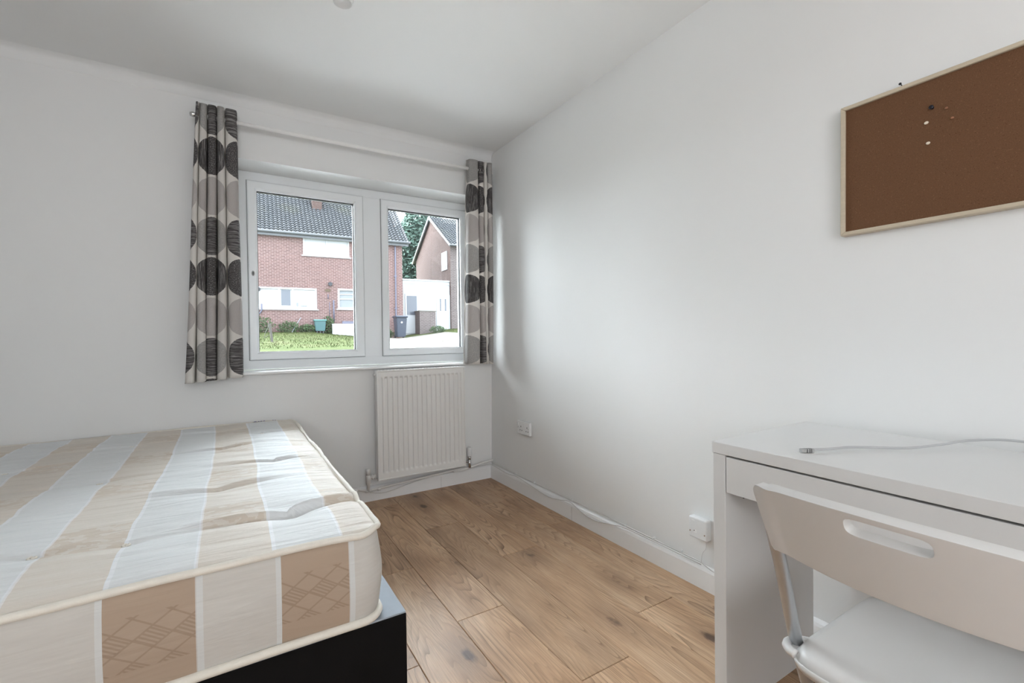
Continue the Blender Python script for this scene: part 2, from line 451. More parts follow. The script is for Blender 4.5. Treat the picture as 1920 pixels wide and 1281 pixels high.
# plaster ridge along the ceiling above the window
bm = bmesh.new(); n = 40; rows = []
for i in range(n+1):
    x = LX + (0.03-LX)*i/n; wv = .004*noise.noise(Vector((x*2.3, 0, 0)))
    rows.append([bm.verts.new((x, yy, H+zz)) for yy, zz in ((0.002, -.05+wv), (-.006+wv, -.045), (-.010+wv, -.02), (-.03, -.004+wv*.5), (-.07, .001))])
for a, b in zip(rows, rows[1:]):
    for k in range(4): bm.faces.new((a[k], b[k], b[k+1], a[k+1]))
tag(obj('trim_1', bm, 'ceiling', smooth=True), kind='structure')

# floor with individual boards
fl = tag(box('floor', (LX-.1, .2, BY-.1, .1, -.12, -.012), 'desk_dark'), kind='structure')
bounds = [.033, -.164, -.361, -.558, -.757, -.954, -1.151, -1.348, -1.545, -1.742, -1.939, -2.136, -2.333, -2.530, -2.727, -2.76]
joint = [-.95, -1.777, -1.112, -.630, -1.457, -.985, -.30, -1.62, -.72, -1.25, -.41, -1.83, -.88, -1.5, -.6]
for k in range(15):
    x1, x0 = bounds[k], bounds[k+1]
    y = joint[k] + 1.297*2
    while y > BY:
        ya, yb = min(y, 0.0), max(y-1.297, BY); y -= 1.297
        if ya-yb < .01: continue
        bm = bmesh.new(); g = .0007
        bx(bm, x0+g, x1-g, yb+g, ya-g, -.012, 0)
        top = [e for e in bm.edges if all(v_.co.z > -.001 for v_ in e.verts)]
        bmesh.ops.bevel(bm, geom=top, offset=.0016, segments=1, affect='EDGES')
        cx, cy = (x0+x1)/2, (ya+yb)/2
        bmesh.ops.translate(bm, verts=bm.verts, vec=(-cx, -cy, 0))
        obj('floor_board', bm, 'oak', fl, loc=(cx, cy, 0))

def skirting(name, prof_pts_fn, L0, L1, mat='gloss'):
    prof = [(0, 0), (.018, 0), (.018, .078), (.015, .088), (.007, .094), (0, .096)]
    bm = bmesh.new(); A = [bm.verts.new(prof_pts_fn(L0, a, z)) for a, z in prof]; B = [bm.verts.new(prof_pts_fn(L1, a, z)) for a, z in prof]
    for i in range(len(prof)): j = (i+1) % len(prof); bm.faces.new((A[i], A[j], B[j], B[i]))
    bm.faces.new(A); bm.faces.new(B[::-1]); return tag(obj(name, bm, mat), kind='structure')
skirting('baseboard_front', lambda t, a, z: (t, -a, z), LX, 0)
skirting('baseboard_right', lambda t, a, z: (-a+.0005*(z > .05), t, z), BY, -.018)
skirting('baseboard_left', lambda t, a, z: (LX+a, t, z), BY, -.018)
skirting('baseboard_back', lambda t, a, z: (t, BY+a, z), LX+.02, -.02)
# hairline joints in the skirting boards
for nm, b_ in (('skirting_joint', (-.0190, -.0176, -.9645, -.963, 0, .078)), ('skirting_joint', (-.412, -.4105, -.0188, -.0176, 0, .078))):
    pr = bpy.data.objects['baseboard_right' if 'x' and b_[0] > -.1 else 'baseboard_front']
    box(nm, b_, plain('joint_grey', (.55, .54, .53), .6) if 'joint_grey' not in bpy.data.materials else bpy.data.materials['joint_grey'], pr)

# ---------------------------------------------------------------- window
win = empty('window_1', (0, 0, 0), kind='structure')
box('sill_board', (WX0-.012, WX1+.03, -.034, .215, .8455, .862), 'gloss', win, .0075, 4)
FY = .215
def rect_frame(name, x0, x1, z0, z1, y0, y1, wdt, mat, parent, bev=.006):
    bm = bmesh.new(); w_ = wdt if isinstance(wdt, tuple) else (wdt,)*4   # left,right,bottom,top
    outer = [(x0, z0), (x1, z0), (x1, z1), (x0, z1)]
    inner = [(x0+w_[0], z0+w_[2]), (x1-w_[1], z0+w_[2]), (x1-w_[1], z1-w_[3]), (x0+w_[0], z1-w_[3])]
    c = bev
    insl = [(inner[0][0]-c, inner[0][1]-c), (inner[1][0]+c, inner[1][1]-c), (inner[2][0]+c, inner[2][1]+c), (inner[3][0]-c, inner[3][1]+c)]
    outl = [(outer[0][0]+c/2, outer[0][1]+c/2), (outer[1][0]-c/2, outer[1][1]+c/2), (outer[2][0]-c/2, outer[2][1]-c/2), (outer[3][0]+c/2, outer[3][1]-c/2)]
    loops = [[bm.verts.new((x, y1, z)) for x, z in outer], [bm.verts.new((x, y0+c/2, z)) for x, z in outer],
             [bm.verts.new((x, y0, z)) for x, z in outl], [bm.verts.new((x, y0, z)) for x, z in insl],
             [bm.verts.new((x, y0+c, z)) for x, z in inner], [bm.verts.new((x, y1, z)) for x, z in inner]]
    for a, b in zip(loops, loops[1:]+loops[:1]):
        for k in range(4): bm.faces.new((a[k], a[(k+1) % 4], b[(k+1) % 4], b[k]))
    return obj(name, bm, mat, parent)
rect_frame('window_frame', WX0, WX1, WZ0, WZ1, FY, .28, (.053, .053, .062, .060), 'upvc', win)
box('mullion', (-.862, -.733, FY-.001, .28, WZ0+.055, WZ1-.055), 'upvc', win, .004)
for (x0, x1, gx0, gx1) in ((-1.544, -.859, -1.492, -.917), (-.736, -.083, -.686, -.132)):
    s = rect_frame('window_sash', x0, x1, .921, 2.010, FY-.018, .27, (gx0-x0, x1-gx1, .049, .055), 'upvc', win, .012)
    rect_frame('shadow_gap', x0-.003, x1+.003, .918, 2.013, FY-.004, .25, .012, plain('gap_shadow_grey', (.20, .21, .22), .8) if 'gap_shadow_grey' not in bpy.data.materials else bpy.data.materials['gap_shadow_grey'], s, .001)
    rect_frame('gasket', gx0-.002, gx1+.002, .968, 1.957, FY+.012, .25, (.005, .006, .003, .0075), 'gasket', s, .0005)
    box('glass_pane', (gx0-.01, gx1+.01, .236, .242, .960, 1.965), 'glass', s)
    if x0 < -1:
        bm = bmesh.new(); lathe(bm, [(.0, -.006), (.010, -.006), (.012, -.002), (.012, .006)], (0, 0, 0), 14, 'y')
        k = obj('lock_escutcheon', bm, 'chrome', s, True, (-1.519, FY-.020, 1.447)); k.scale = (.75, 1, 1.35)
        box('keyhole', (-1.522, -1.516, FY-.029, FY-.025, 1.438, 1.456), 'dark', s, .001)

# ---------------------------------------------------------------- bed
MX0, MX1, MY0, MY1, MZ0, MZ1 = -2.69, -1.34, -1.868, -.028, .362, .583
base = empty('divan_base', (-1.955, -.96, 0), label='black fabric divan bed base under the striped mattress', cat='bed')
bpy.context.view_layer.update()
def setpar(o, root):
    # keep world position while parenting to an unrotated empty
    o.parent = root; o.location = o.location - root.location; return o
setpar(box('box_frame', (-2.66, -1.277, -1.866, -.026, .035, .3475), 'base', None, .006), base)
bm = bmesh.new(); bx(bm, -2.655, -1.279, -1.8635, -.026, .346, .3505, .001)
setpar(obj('platform_top', bm, 'base_top'), base)
for x in (-2.5, -1.4):
    for y in (-1.75, -.15):
        bm = bmesh.new(); lathe(bm, [(.0, 0), (.022, 0), (.025, .01), (.025, .035), (0, .036)], (x, y, 0), 14); setpar(obj('foot', bm, 'dark'), base)

mat_root = empty('mattress', (-2.015, -.95, .365), label='double mattress with tan and pale blue stripes, tufted, on the black base', cat='mattress')
tufts = [(-2.02, -1.008), (-1.669, -.232), (-1.683, -.69), (-1.51, -1.02), (-1.688, -1.30), (-1.52, -1.64), (-1.52, -.42),
         (-2.02, -.42), (-2.02, -1.62), (-2.33, -.69), (-2.33, -1.3), (-2.33, -.15), (-1.86, -1.64), (-2.52, -1.0), (-2.52, -.42), (-2.52, -1.62)]
deep = {(-1.52, -1.64): 1.5, (-1.688, -1.30): 1.0, (-1.51, -1.02): .9, (-2.02, -1.008): .55, (-1.86, -1.64): .3, (-1.669, -.232): .9, (-1.683, -.69): .9, (-1.52, -.42): .5}
random.seed(3)
creases = []
for (tx, ty) in tufts:
    d_ = deep.get((tx, ty), .5)
    creases.append((tx, ty, 1, .30, random.uniform(.05, .22), d_)); creases.append((tx, ty, -1, .30, random.uniform(-.06, .16), d_))
    if tx > -1.6: creases.append((tx, ty, 1, .22, .35, d_))
def mat_z(x, y):
    ex = min(x-MX0, MX1-x); ey = min(y-MY0, MY1-y)
    z = MZ1
    e = min(ex, ey)
    # swelling between edge and centre
    z += .006*math.sin(min(1, max(0, e)/.25)*math.pi/2)
    z -= .010*math.exp(-max(e, 0)/.012)
    z += .007*noise.noise(Vector((x*3.1, y*3.7, 1.0))) * min(1, e/.05)
    z += .0042*noise.noise(Vector((x*3.5, y*30+x*4, 4.0)))*(.6+.8*noise.noise(Vector((x*2, y*2, 2.0))))+.0045*noise.noise(Vector((x*4+y*3, y*13, 9.0))) * min(1, e/.04)
    z -= .007*math.exp(-((x+1.36)/.06)**2)*(.5+.5*math.sin(y*9+1.0))
    for (tx, ty) in tufts:
        dx, dy = x-tx, y-ty; r2 = dx*dx+dy*dy
        if r2 < .06:
            k = deep.get((tx, ty), .5); r = math.sqrt(r2)
            z -= k*(.017*math.exp(-r/.05) + .006*math.exp(-(r/.012)**2))
    for (tx, ty, sgn, L, sl, k) in creases:
        dx = (x-tx)*sgn
        if 0 < dx < L:
            dy = (y-ty) - sl*dx*(1-.5*dx/L)
            if abs(dy) < .06:
                wd = .008+.02*dx/L
                z -= k*.012*math.exp(-(dy/wd)**2)*(1-dx/L)*min(1, dx/.01)
                z += k*.0075*math.exp(-((dy-wd*1.7)/wd)**2)*(1-dx/L)
    return z
nx, ny = 190, 250
verts = []; faces = []
for j in range(ny+1):
    for i in range(nx+1):
        x = MX0+(MX1-MX0)*i/nx; y = MY0+(MY1-MY0)*j/ny
        # round the four corners of the panel
        rc = .055; cx_ = min(max(x, MX0+rc), MX1-rc); cy_ = min(max(y, MY0+rc), MY1-rc)
        dx, dy = x-cx_, y-cy_
        if dx and dy:
            m_ = max(abs(dx), abs(dy)); r = math.hypot(dx, dy); s_ = m_/r; x, y = cx_+dx*s_, cy_+dy*s_
        verts.append((x, y, mat_z(x, y)))
for j in range(ny):
    for i in range(nx):
        a = j*(nx+1)+i; faces.append((a, a+1, a+nx+2, a+nx+1))
setpar(pobj('top_panel', verts, faces, 'mtop', None, True), mat_root)
def border(off, step=.02, rc=.055):
    pts = []; x0, x1, y0, y1 = MX0-off, MX1+off, MY0-off, MY1+off; rr = rc+off
    def seg(a, b):
        n_ = max(1, int((Vector(b)-Vector(a)).length/step))
        for k in range(n_): pts.append(Vector(a).lerp(Vector(b), k/n_))
    def arc(cx_, cy_, a0):
        for k in range(8): a = a0+math.pi/2*k/8; pts.append(Vector((cx_+rr*math.cos(a), cy_+rr*math.sin(a))))
    seg((x0+rr, y0), (x1-rr, y0)); arc(x1-rr, y0+rr, -math.pi/2)
    seg((x1, y0+rr), (x1, y1-rr)); arc(x1-rr, y1-rr, 0)
    seg((x1-rr, y1), (x0+rr, y1)); arc(x0+rr, y1-rr, math.pi/2)
    seg((x0, y1-rr), (x0, y0+rr)); arc(x0+rr, y0+rr, math.pi)
    return pts
B0 = border(0)
def tuckx(p):   # the border gives a little towards the bed's middle
    return .006*math.sin(p.x*7+p.y*9)
nv = 14; verts = []; faces = []; uvs = []
cen = Vector(((MX0+MX1)/2, (MY0+MY1)/2)); Lc = 0; N = len(B0)
nor = []
for i in range(N):
    t_ = (B0[(i+1) % N]-B0[i-1]).normalized(); nor.append(Vector((t_.y, -t_.x)))
arc_u = [0.0]
for i in range(1, N+1): arc_u.append(arc_u[-1] + (B0[i % N]-B0[i-1]).length)
for i in range(N+1):
    p, n_ = B0[i % N], nor[i % N]
    topz = MZ1-.010+.004*math.sin(p.x*5+p.y*8)
    for k in range(nv+1):
        f = k/nv; z = MZ0+(topz-MZ0)*f
        off = -.002+.014*math.sin(math.pi*f)**.6 + .004*noise.noise(Vector((p.x*6, p.y*6, z*14)))
        q = p+n_*off; verts.append((q.x, q.y, z)); uvs.append((MX0+.055+arc_u[i] + 1.861+.299*4, z))
for i in range(N):
    for k in range(nv):
        a = i*(nv+1)+k; faces.append((a, a+nv+1, a+nv+2, a+1))
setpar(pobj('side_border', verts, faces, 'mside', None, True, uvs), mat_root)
for nm, zf, rad in (('top_piping', lambda p: mat_z(min(max(p.x, MX0), MX1), min(max(p.y, MY0), MY1))+.001, .0085), ('bottom_piping', lambda p: MZ0-.001, .010)):
    pts = [Vector((p.x+n_.x*.004, p.y+n_.y*.004, zf(p) + .003*math.sin(p.y*11+p.x*6))) for p, n_ in zip(B0, nor)]
    bm = bmesh.new(); tube(bm, pts, rad, 8, closed=True); setpar(obj(nm, bm, 'piping', None, True), mat_root)
bm = bmesh.new()
vs = [bm.verts.new((p.x, p.y, MZ0-.006)) for p in B0]; bm.faces.new(vs); setpar(obj('underside', bm, 'piping'), mat_root)
for (tx, ty) in tufts:
    bm = bmesh.new(); z = mat_z(tx, ty)
    ring = [Vector((tx+.007*math.cos(a*math.pi/5), ty+.005*math.sin(a*math.pi/5), z+.002+.0015*math.sin(a*2.4))) for a in range(10)]
    tube(bm, ring, .0026, 6, closed=True); setpar(obj('tuft', bm, 'piping', None, True), mat_root)
# sewn label at the far edge with a row of small printed marks
vs = []; fs = []
for i in range(13):
    for j in range(3):
        x = -1.545+.13*i/12; y = -.062+.026*j/2 ; vs.append((x, y, mat_z(x, y)+.0035))
for i in range(12):
    for j in range(2): a = i*3+j; fs.append((a, a+3, a+4, a+1))
lab = setpar(pobj('care_label', vs, fs, 'socket', None, True), mat_root); lab['label'] = 'white sewn label with faint violet print'
bm = bmesh.new()
for (u_, w_) in ((.006, .012), (.026, .006), (.038, .008), (.052, .008), (.098, .006), (.110, .004)):
    x = -1.545+u_; zz = mat_z(x, -.05)+.006
    bx(bm, x, x+w_, -.056, -.045, zz-.001, zz)
pr_ = obj('print_marks', bm, plain('violet_print', (.20, .16, .38), .7)); pr_.location = (0, 0, 0); pr_.parent = lab; pr_['kind'] = 'stuff'

# ---------------------------------------------------------------- curtains
rod = empty('curtain_rod', (-.9, -.09, 2.2225), label='thin white metal curtain pole across the top of the window', cat='curtain rod')
setpar(pipe('rod_tube', [(-1.775, -.09, 2.2215), (-.90, -.09, 2.2215), (-.012, -.09, 2.2235)], .0112, 'rod', n=12), rod)
bm = bmesh.new(); lathe(bm, [(0, -.03), (.010, -.028), (.014, -.015), (.010, -.002), (.0095, .01)], (-1.775, -.09, 2.2215), 14, 'x'); setpar(obj('finial', bm, 'chrome', None, True), rod)
for x in (-1.70, -.022):
    bm = bmesh.new(); tube(bm, [(x, 0, 2.2215), (x, -.06, 2.2215), (x, -.088, 2.217)], .006, 8)
    lathe(bm, [(0, 0), (.02, 0), (.02, -.004), (0, -.006)], (x, -.001, 2.2215), 16, 'y'); setpar(obj('bracket', bm, 'rod', None, True), rod)

def curtain(name, topx, botx, wid, dep, ztop, zbot, label, ph, ridx, splay=None, inside=None):
    """topx/botx: fold boundaries at the pole and at the hem"""
    root = empty(name, ((topx[0]+topx[-1])/2, -.09, zbot(.5)), label=label, cat='curtain', group=None)
    nf = len(wid); nt = 26; nzz = 60; verts = []; faces = []; uvs = []
    cols = []
    for k in range(nf):
        for q in range(nt):
            cols.append((k, q/nt))
    cols.append((nf-1, 1.0))
    for ci, (k, t_) in enumerate(cols):
        for j in range(nzz+1):
            f = j/nzz
            x0 = botx[k]+(topx[k]-botx[k])*f; x1 = botx[k+1]+(topx[k+1]-botx[k+1])*f; W = x1-x0
            x = x0+W*(t_ - .19*math.sin(2*math.pi*t_) + .06*math.sin(4*math.pi*t_))
            A = (dep*(.78+.22*(1-f)))*(1+.15*math.sin(k*2.1+f*2))
            y = -.09 + A*math.cos(2*math.pi*t_)
            c_ = math.cos(2*math.pi*t_); y = -.09 + A*(abs(c_)**.7)*(1 if c_ > 0 else -1)
            x += .004*math.sin(f*5+k*1.7)*(1-f)
            y -= .022*(1-f)
            zz = zbot(t_/nf+k/nf) + (ztop-zbot(t_/nf+k/nf))*f + .004*math.cos(2*math.pi*t_)*(1 if f > .99 else 0)
            verts.append((x, y, zz))
            a0, a1 = ph[k]
            if t_ < .27: pk = ph[k-1][1] if k else a0-.1; U = (a0+k+ridx)-(1-t_/.27)*.5*(a0+1-pk)
            elif t_ > .73:
                nk = ph[k+1][0]+1 if k+1 < nf else a1+.4
                U = (a1+k+ridx)+((t_-.73)/.27)*.5*(nk-a1)
            else: U = k + ridx + a0+(a1-a0)*(t_-.27)/.46
            uvs.append((U, (zz-.8515)/.211))
    for i in range(len(cols)-1):
        for j in range(nzz):
            a = i*(nzz+1)+j; faces.append((a, a+1, a+nzz+2, a+nzz+1))
    cl = setpar(pobj('cloth', verts, faces, 'curtain', None, True, uvs), root)
    sol = cl.modifiers.new('thickness', 'SOLIDIFY'); sol.thickness = .0016
    for k in range(nf):
        W = topx[k+1]-topx[k]
        for t_ in (.25, .75):
            x = topx[k]+W*t_; bm = bmesh.new()
            tube(bm, [(x+.004*math.sin(a*math.pi/8), -.09+.021*math.cos(a*math.pi/8), 2.2222+.021*math.sin(a*math.pi/8)) for a in range(16)], .0035, 6, closed=True)
            setpar(obj('eyelet', bm, 'eyelet', None, True), root)
    return root
curtain('curtain', [-1.775, -1.760, -1.7245, -1.684, -1.649, -1.592], [-1.848, -1.803, -1.756, -1.706, -1.657, -1.588], [1]*5, .036, 2.283, lambda t: .824+.022*t,
        'spotted curtain gathered to the left of the window, behind the bed',
        [(.72, 1.0), (.02, .30), (.30, .62), (.62, .97), (.0, .48)], 1)
curtain('curtain', [-.206, -.128, -.088, -.060, -.020], [-.258, -.142, -.104, -.078, -.040], [1]*4, .032, 2.287, lambda t: .856-.006*t,
        'spotted curtain bunched in the corner to the right of the window, above the radiator',
        [(-.52+1, .30+.62), (.55, .80), (.90, 1.12), (1.15, 1.5)], 0)

# ---------------------------------------------------------------- radiator
rad = empty('radiator', (-.562, -.07, .148), label='cream ribbed panel radiator below the window', cat='radiator')
RX0, RX1, RZ0, RZ1 = -.865, -.260, .148, .838
nfl = 17; xs = []; pitch_ = (RX1-RX0-.05)/nfl
verts = []; faces = []
XN = nfl*14+8; ZN = 44
def fl_prof(x, z):
    u = (x-(RX0+.025))/pitch_
    if u < 0 or u > nfl: d = 0
    else:
        f = u-math.floor(u); d = max(0, 1-abs(f-.5)/.30); d = min(1, d*2.2)   # raised rib
        d = 1-d
    ez = min(z-RZ0, RZ1-z); m_ = min(1, max(0, (ez-.040)/.014))
    return (d*m_)*.013
for i in range(XN+1):
    x = RX0+(RX1-RX0)*i/XN
    for j in range(ZN+1):
        g = j/ZN; z = RZ0+(RZ1-RZ0)*(g if 0 else (.09*min(g/.25, 1)+.82*max(0, min(1, (g-.25)/.5))+.09*max(0, (g-.75)/.25)))
        verts.append((x, -.100+fl_prof(x, z), z))
for i in range(XN):
    for j in range(ZN): a = i*(ZN+1)+j; faces.append((a, a+ZN+1, a+ZN+2, a+1))
setpar(pobj('front_panel', verts, faces, 'radiator', None, True), rad)
setpar(box('body', (RX0, RX1, -.0905, -.045, RZ0, RZ1), 'radiator', None, .002), rad)
rect = rect_frame('panel_edge', RX0-.002, RX1+.002, RZ0-.002, RZ1+.002, -.103, -.085, .010, 'radiator', None, .003); setpar(rect, rad)
bm = bmesh.new()
for i in range(28): x = RX0+.02+i*(RX1-RX0-.04)/27; bx(bm, x-.004, x+.004, -.085, -.047, RZ1, RZ1+.0035)
setpar(obj('top_grille', bm, 'radiator'), rad)['kind'] = 'stuff'
for x in (RX0+.1, RX1-.1): setpar(box('wall_bracket', (x-.015, x+.015, -.046, -.001, RZ0+.05, RZ1-.05), 'radiator'), rad)
bm = bmesh.new(); lathe(bm, [(0, -.012), (.008, -.012), (.008, .004), (0, .004)], (RX0-.002, -.065, RZ1-.025), 10, 'x'); setpar(obj('bleed_valve', bm, 'pipe', None, True), rad)
# lockshield valve on the left
bm = bmesh.new()
lathe(bm, [(0, .185), (.015, .185), (.016, .215), (.013, .222), (0, .223)], (-.918, -.06, 0), 14)
lathe(bm, [(.010, .10), (.010, .125), (.015, .128), (.015, .175), (.011, .185), (.0, .186)], (-.918, -.06, 0), 14)
tube(bm, [(-.915, -.06, .166), (-.86, -.06, .166)], .009, 10)
lathe(bm, [(0, -.897), (.016, -.897), (.016, -.888), (0, -.888)], (0, -.06, .166), 6, 'x')
lathe(bm, [(0, -.880), (.015, -.880), (.015, -.872), (0, -.872)], (0, -.06, .166), 6, 'x')
tube(bm, [(-.918, -.06, .125), (-.918, -.06, .085)], .0085, 10)
setpar(obj('lockshield_valve', bm, 'pipe', None, True), rad)
# thermostatic valve on the right
bm = bmesh.new(); lathe(bm, [(0, .262), (.014, .262), (.0165, .257), (.0165, .208), (.015, .205), (.015, .200), (0, .199)], (-.212, -.062, 0), 18)
tv = setpar(obj('thermostat_head', bm, 'socket', None, True), rad)
bm = bmesh.new(); lathe(bm, [(0, .198), (.012, .198), (.012, .178), (0, .177)], (-.212, -.062, 0), 14)
tube(bm, [(-.212, -.062, .178), (-.212, -.062, .12)], .011, 10); tube(bm, [(-.212, -.062, .166), (-.262, -.062, .166)], .009, 10)
setpar(obj('valve_body', bm, 'chrome', None, True), rad)
# pipework
pw = empty('heating_pipe', (-.5, -.05, .12), label='white painted heating pipe running along the wall under the radiator', cat='pipe')
setpar(pipe('flow_pipe', [(-.918, -.06, .088), (-.905, -.055, .080), (-.86, -.05, .084), (-.5, -.046, .104), (-.235, -.044, .118)], .0078, 'pipe', n=10, sm=4), pw)
setpar(pipe('return_pipe', [(-.212, -.062, .124), (-.19, -.06, .119), (-.12, -.05, .128), (-.012, -.046, .139)], .0078, 'pipe', n=10, sm=4), pw)
setpar(pipe('lower_pipe', [(-.212, -.058, .118), (-.25, -.050, .106), (-.33, -.048, .105)], .0078, 'pipe', n=10, sm=4), pw)
setpar(pipe('side_pipe', [(-.93, -.05, .082), (-1.0, -.05, .104), (-1.05, -.05, .100), (-1.15, -.05, .10), (-1.268, -.05, .10)], .0078, 'pipe', n=10, sm=4), pw)
setpar(pipe('elbow_pipe', [(-.985, -.052, .100), (-1.005, -.06, .085), (-1.02, -.07, .05), (-1.02, -.07, .0)], .0085, 'pipe', n=10, sm=4), pw)
for x in (-.925, -.85, -1.0):
    bm = bmesh.new(); lathe(bm, [(0, -.008), (.0115, -.008), (.0115, .008), (0, .008)], (x, -.053, .082 if x > -.99 else .103), 8, 'x'); setpar(obj('pipe_joint', bm, 'pipe', None, False), pw)

# ---------------------------------------------------------------- cables on the skirting
c1 = empty('wall_cable', (-.01, -1, .1), label='thin white cable clipped straight along the top of the right-hand skirting', cat='cable')
setpar(pipe('cable_run', [(-.20, -.030, .112), (-.10, -.012, .128), (-.012, -.014, .124), (-.012, -.05, .118), (-.011, -.5, .113), (-.011, -.96, .113), (-.011, -1.3, .112), (-.0115, -1.70, .108), (-.012, -1.792, .106), (-.012, -1.86, .090), (-.012, -2.0, .085)], .0026, 'white_cable', n=6, sm=8), c1)
for y in (-.36, -.58, -.96, -1.37, -1.55, -1.70): 
    setpar(box('cable_clip', (-.0165, -.004, y-.003, y+.003, .107, .119), 'socket', None, .001), c1)
c2 = empty('loose_cable', (-.02, -1, .08), label='second white cable drooping between clips over the right-hand skirting', cat='cable')
setpar(pipe('cable_run', [(-.90, -.030, .062), (-.80, -.03, .045), (-.62, -.026, .075), (-.38, -.026, .103), (-.2, -.024, .100), (-.05, -.024, .105), (-.022, -.05, .103), (-.022, -.25, .094), (-.022, -.40, .103), (-.023, -.60, .085), (-.023, -.74, .073), (-.022, -.86, .088), (-.021, -.95, .104), (-.023, -1.06, .078), (-.023, -1.16, .068), (-.021, -1.28, .088), (-.019, -1.40, .104), (-.018, -1.72, .102), (-.016, -1.80, .100)], .0026, 'white_cable', n=6, sm=8), c2)

# ---------------------------------------------------------------- wall sockets
sk = empty('double_socket', (-.006, -.465, .442), label='white double wall socket near the corner to the right of the radiator', cat='socket')
sk.rotation_euler = (0, 0, 0)
def loc_box(name, b_, mat, root, bev=0, seg=2): 
    return box(name, b_, mat, root, bev, seg)
loc_box('face_plate', (-.010, .008, -.074, .074, -.043, .043), 'socket', sk, .003)
for sy in (-.036, .036):
    loc_box('switch', (-.0135, -.008, sy+.017, sy+.029, .010, .032), 'socket', sk, .0015)
    h1 = loc_box('earth_slot', (-.0112, -.0098, sy-.0125, sy-.0085, .002, .012), 'hole', sk)
    for dy in (-.011, .011): loc_box('pin_slot', (-.0112, -.0098, sy-.0105+dy-.0035, sy-.0105+dy+.0035, -.0195, -.0150), 'hole', sk)
for sy in (-.060, .060):
    bm = bmesh.new(); lathe(bm, [(0, -.0115), (.0028, -.0115), (.003, -.0095), (0, -.0095)], (0, sy, 0), 10, 'x'); obj('screw', bm, 'chrome', sk)
tl = empty('telephone_socket', (0, -1.793, .247), label='white surface-mounted telephone box above the skirting beside the desk', cat='socket')
loc_box('back_box', (-.028, .004, -.043, .043, -.043, .043), 'socket', tl, .006, 3)
loc_box('jack', (-.0292, -.0275, .004, .018, -.020, -.008), 'gloss', tl, .0005)
loc_box('jack_opening', (-.0298, -.0288, .013, .0165, -.013, -.009), 'hole', tl)
for sy in (-.033, .035):
    bm = bmesh.new(); lathe(bm, [(0, -.0292), (.003, -.0292), (.0032, -.027), (0, -.027)], (0, sy, -.017), 10, 'x'); obj('screw', bm, 'chrome', tl)
loc_box('raised_mark', (-.0286, -.0278, .014, .028, .028, .032), 'gloss', tl)
pipe('drop_lead', [(-.014, -.030, -.043), (-.014, -.028, -.075), (-.013, -.012, -.100), (-.013, -.005, -.138)], .0017, 'white_cable', tl, 6, 6)

# ---------------------------------------------------------------- pin board
cb = empty('cork_board', (.010, -2.608, 1.546), label='framed cork notice board hanging on the right-hand wall above the desk', cat='notice board')
cb.rotation_euler = (0, LEAN, 0)
bm = bmesh.new(); bx(bm, -.010, .008, -.290, .290, -.190, .190); obj('cork_sheet', bm, 'cork', cb)
def mitre(name, a, b, ia, ib):
    bm = bmesh.new(); X0, X1 = -.018, .012
    vs = [bm.verts.new((x, y, z)) for x in (X0, X1) for (y, z) in (a, b, ib, ia)]
    for f_ in ((0, 1, 2, 3), (7, 6, 5, 4), (0, 4, 5, 1), (1, 5, 6, 2), (2, 6, 7, 3), (3, 7, 4, 0)): bm.faces.new([vs[q] for q in f_])
    bmesh.ops.bevel(bm, geom=bm.edges[:], offset=.0016, segments=1, affect='EDGES'); return obj(name, bm, 'pine', cb)
Yo, Zo, Yi, Zi = .300, .200, .288, .1885
mitre('frame_rail', (Yo, Zo), (-Yo, Zo), (Yi, Zi), (-Yi, Zi)); mitre('frame_rail', (Yo, -Zo), (-Yo, -Zo), (Yi, -Zi), (-Yi, -Zi))
mitre('frame_stile', (Yo, Zo), (Yo, -Zo), (Yi, Zi), (Yi, -Zi)); mitre('frame_stile', (-Yo, Zo), (-Yo, -Zo), (-Yi, Zi), (-Yi, -Zi))
def pin(name, y, z, mat, r, label, cat='pin', stalk=.012, fl=1):
    root = empty(name, (.0, y, z), label=label, cat=cat)
    bm = bmesh.new(); lathe(bm, [(0, -stalk), (r*.9, -stalk), (r, -stalk+.0015), (r*.55, -stalk+.004), (r*.5, -.003), (r*.85, -.001), (r*.85, .0)], (0, 0, 0), 12, 'x')
    o = obj('pin_head', bm, mat, root, True); o.scale = (1, 1, fl); return root
XB = .003
for nm, y, z, mt, r, lb, fl in (('push_pin', -2.527, 1.657, 'pinblack', .0055, 'black push pin near the top of the cork board', 1.1),
        ('push_pin', -2.5155, 1.620, 'pinwhite', .0052, 'upper of the two cream pins, below the black pin', .8),
        ('push_pin', -2.519, 1.563, 'pinwhite', .0050, 'lower of the two cream pins on the cork board', .8),
        ('push_pin', -2.557, 1.643, 'pinbrown', .0042, 'faint tan pin to the right of the black pin', .8),
        ('push_pin', -2.569, 1.612, 'pinbrown', .0040, 'faint tan pin lowest on the right of the pin cluster', .8)):
    p_ = pin(nm, y, z, mt, r, lb, fl=fl, stalk=.006 if mt != 'pinblack' else .011); p_.location.x = XB
nl = empty('picture_nail', (.022, -2.456, 1.752), label='small dark nail in the wall just above the cork board frame', cat='nail')
bm = bmesh.new(); tube(bm, [(.02, 0, 0), (-.018, 0, .004)], .0013, 8); lathe(bm, [(0, -.020), (.0035, -.020), (.0035, -.018), (0, -.018)], (0, 0, .004), 10, 'x'); obj('nail_shank', bm, 'dark', nl)

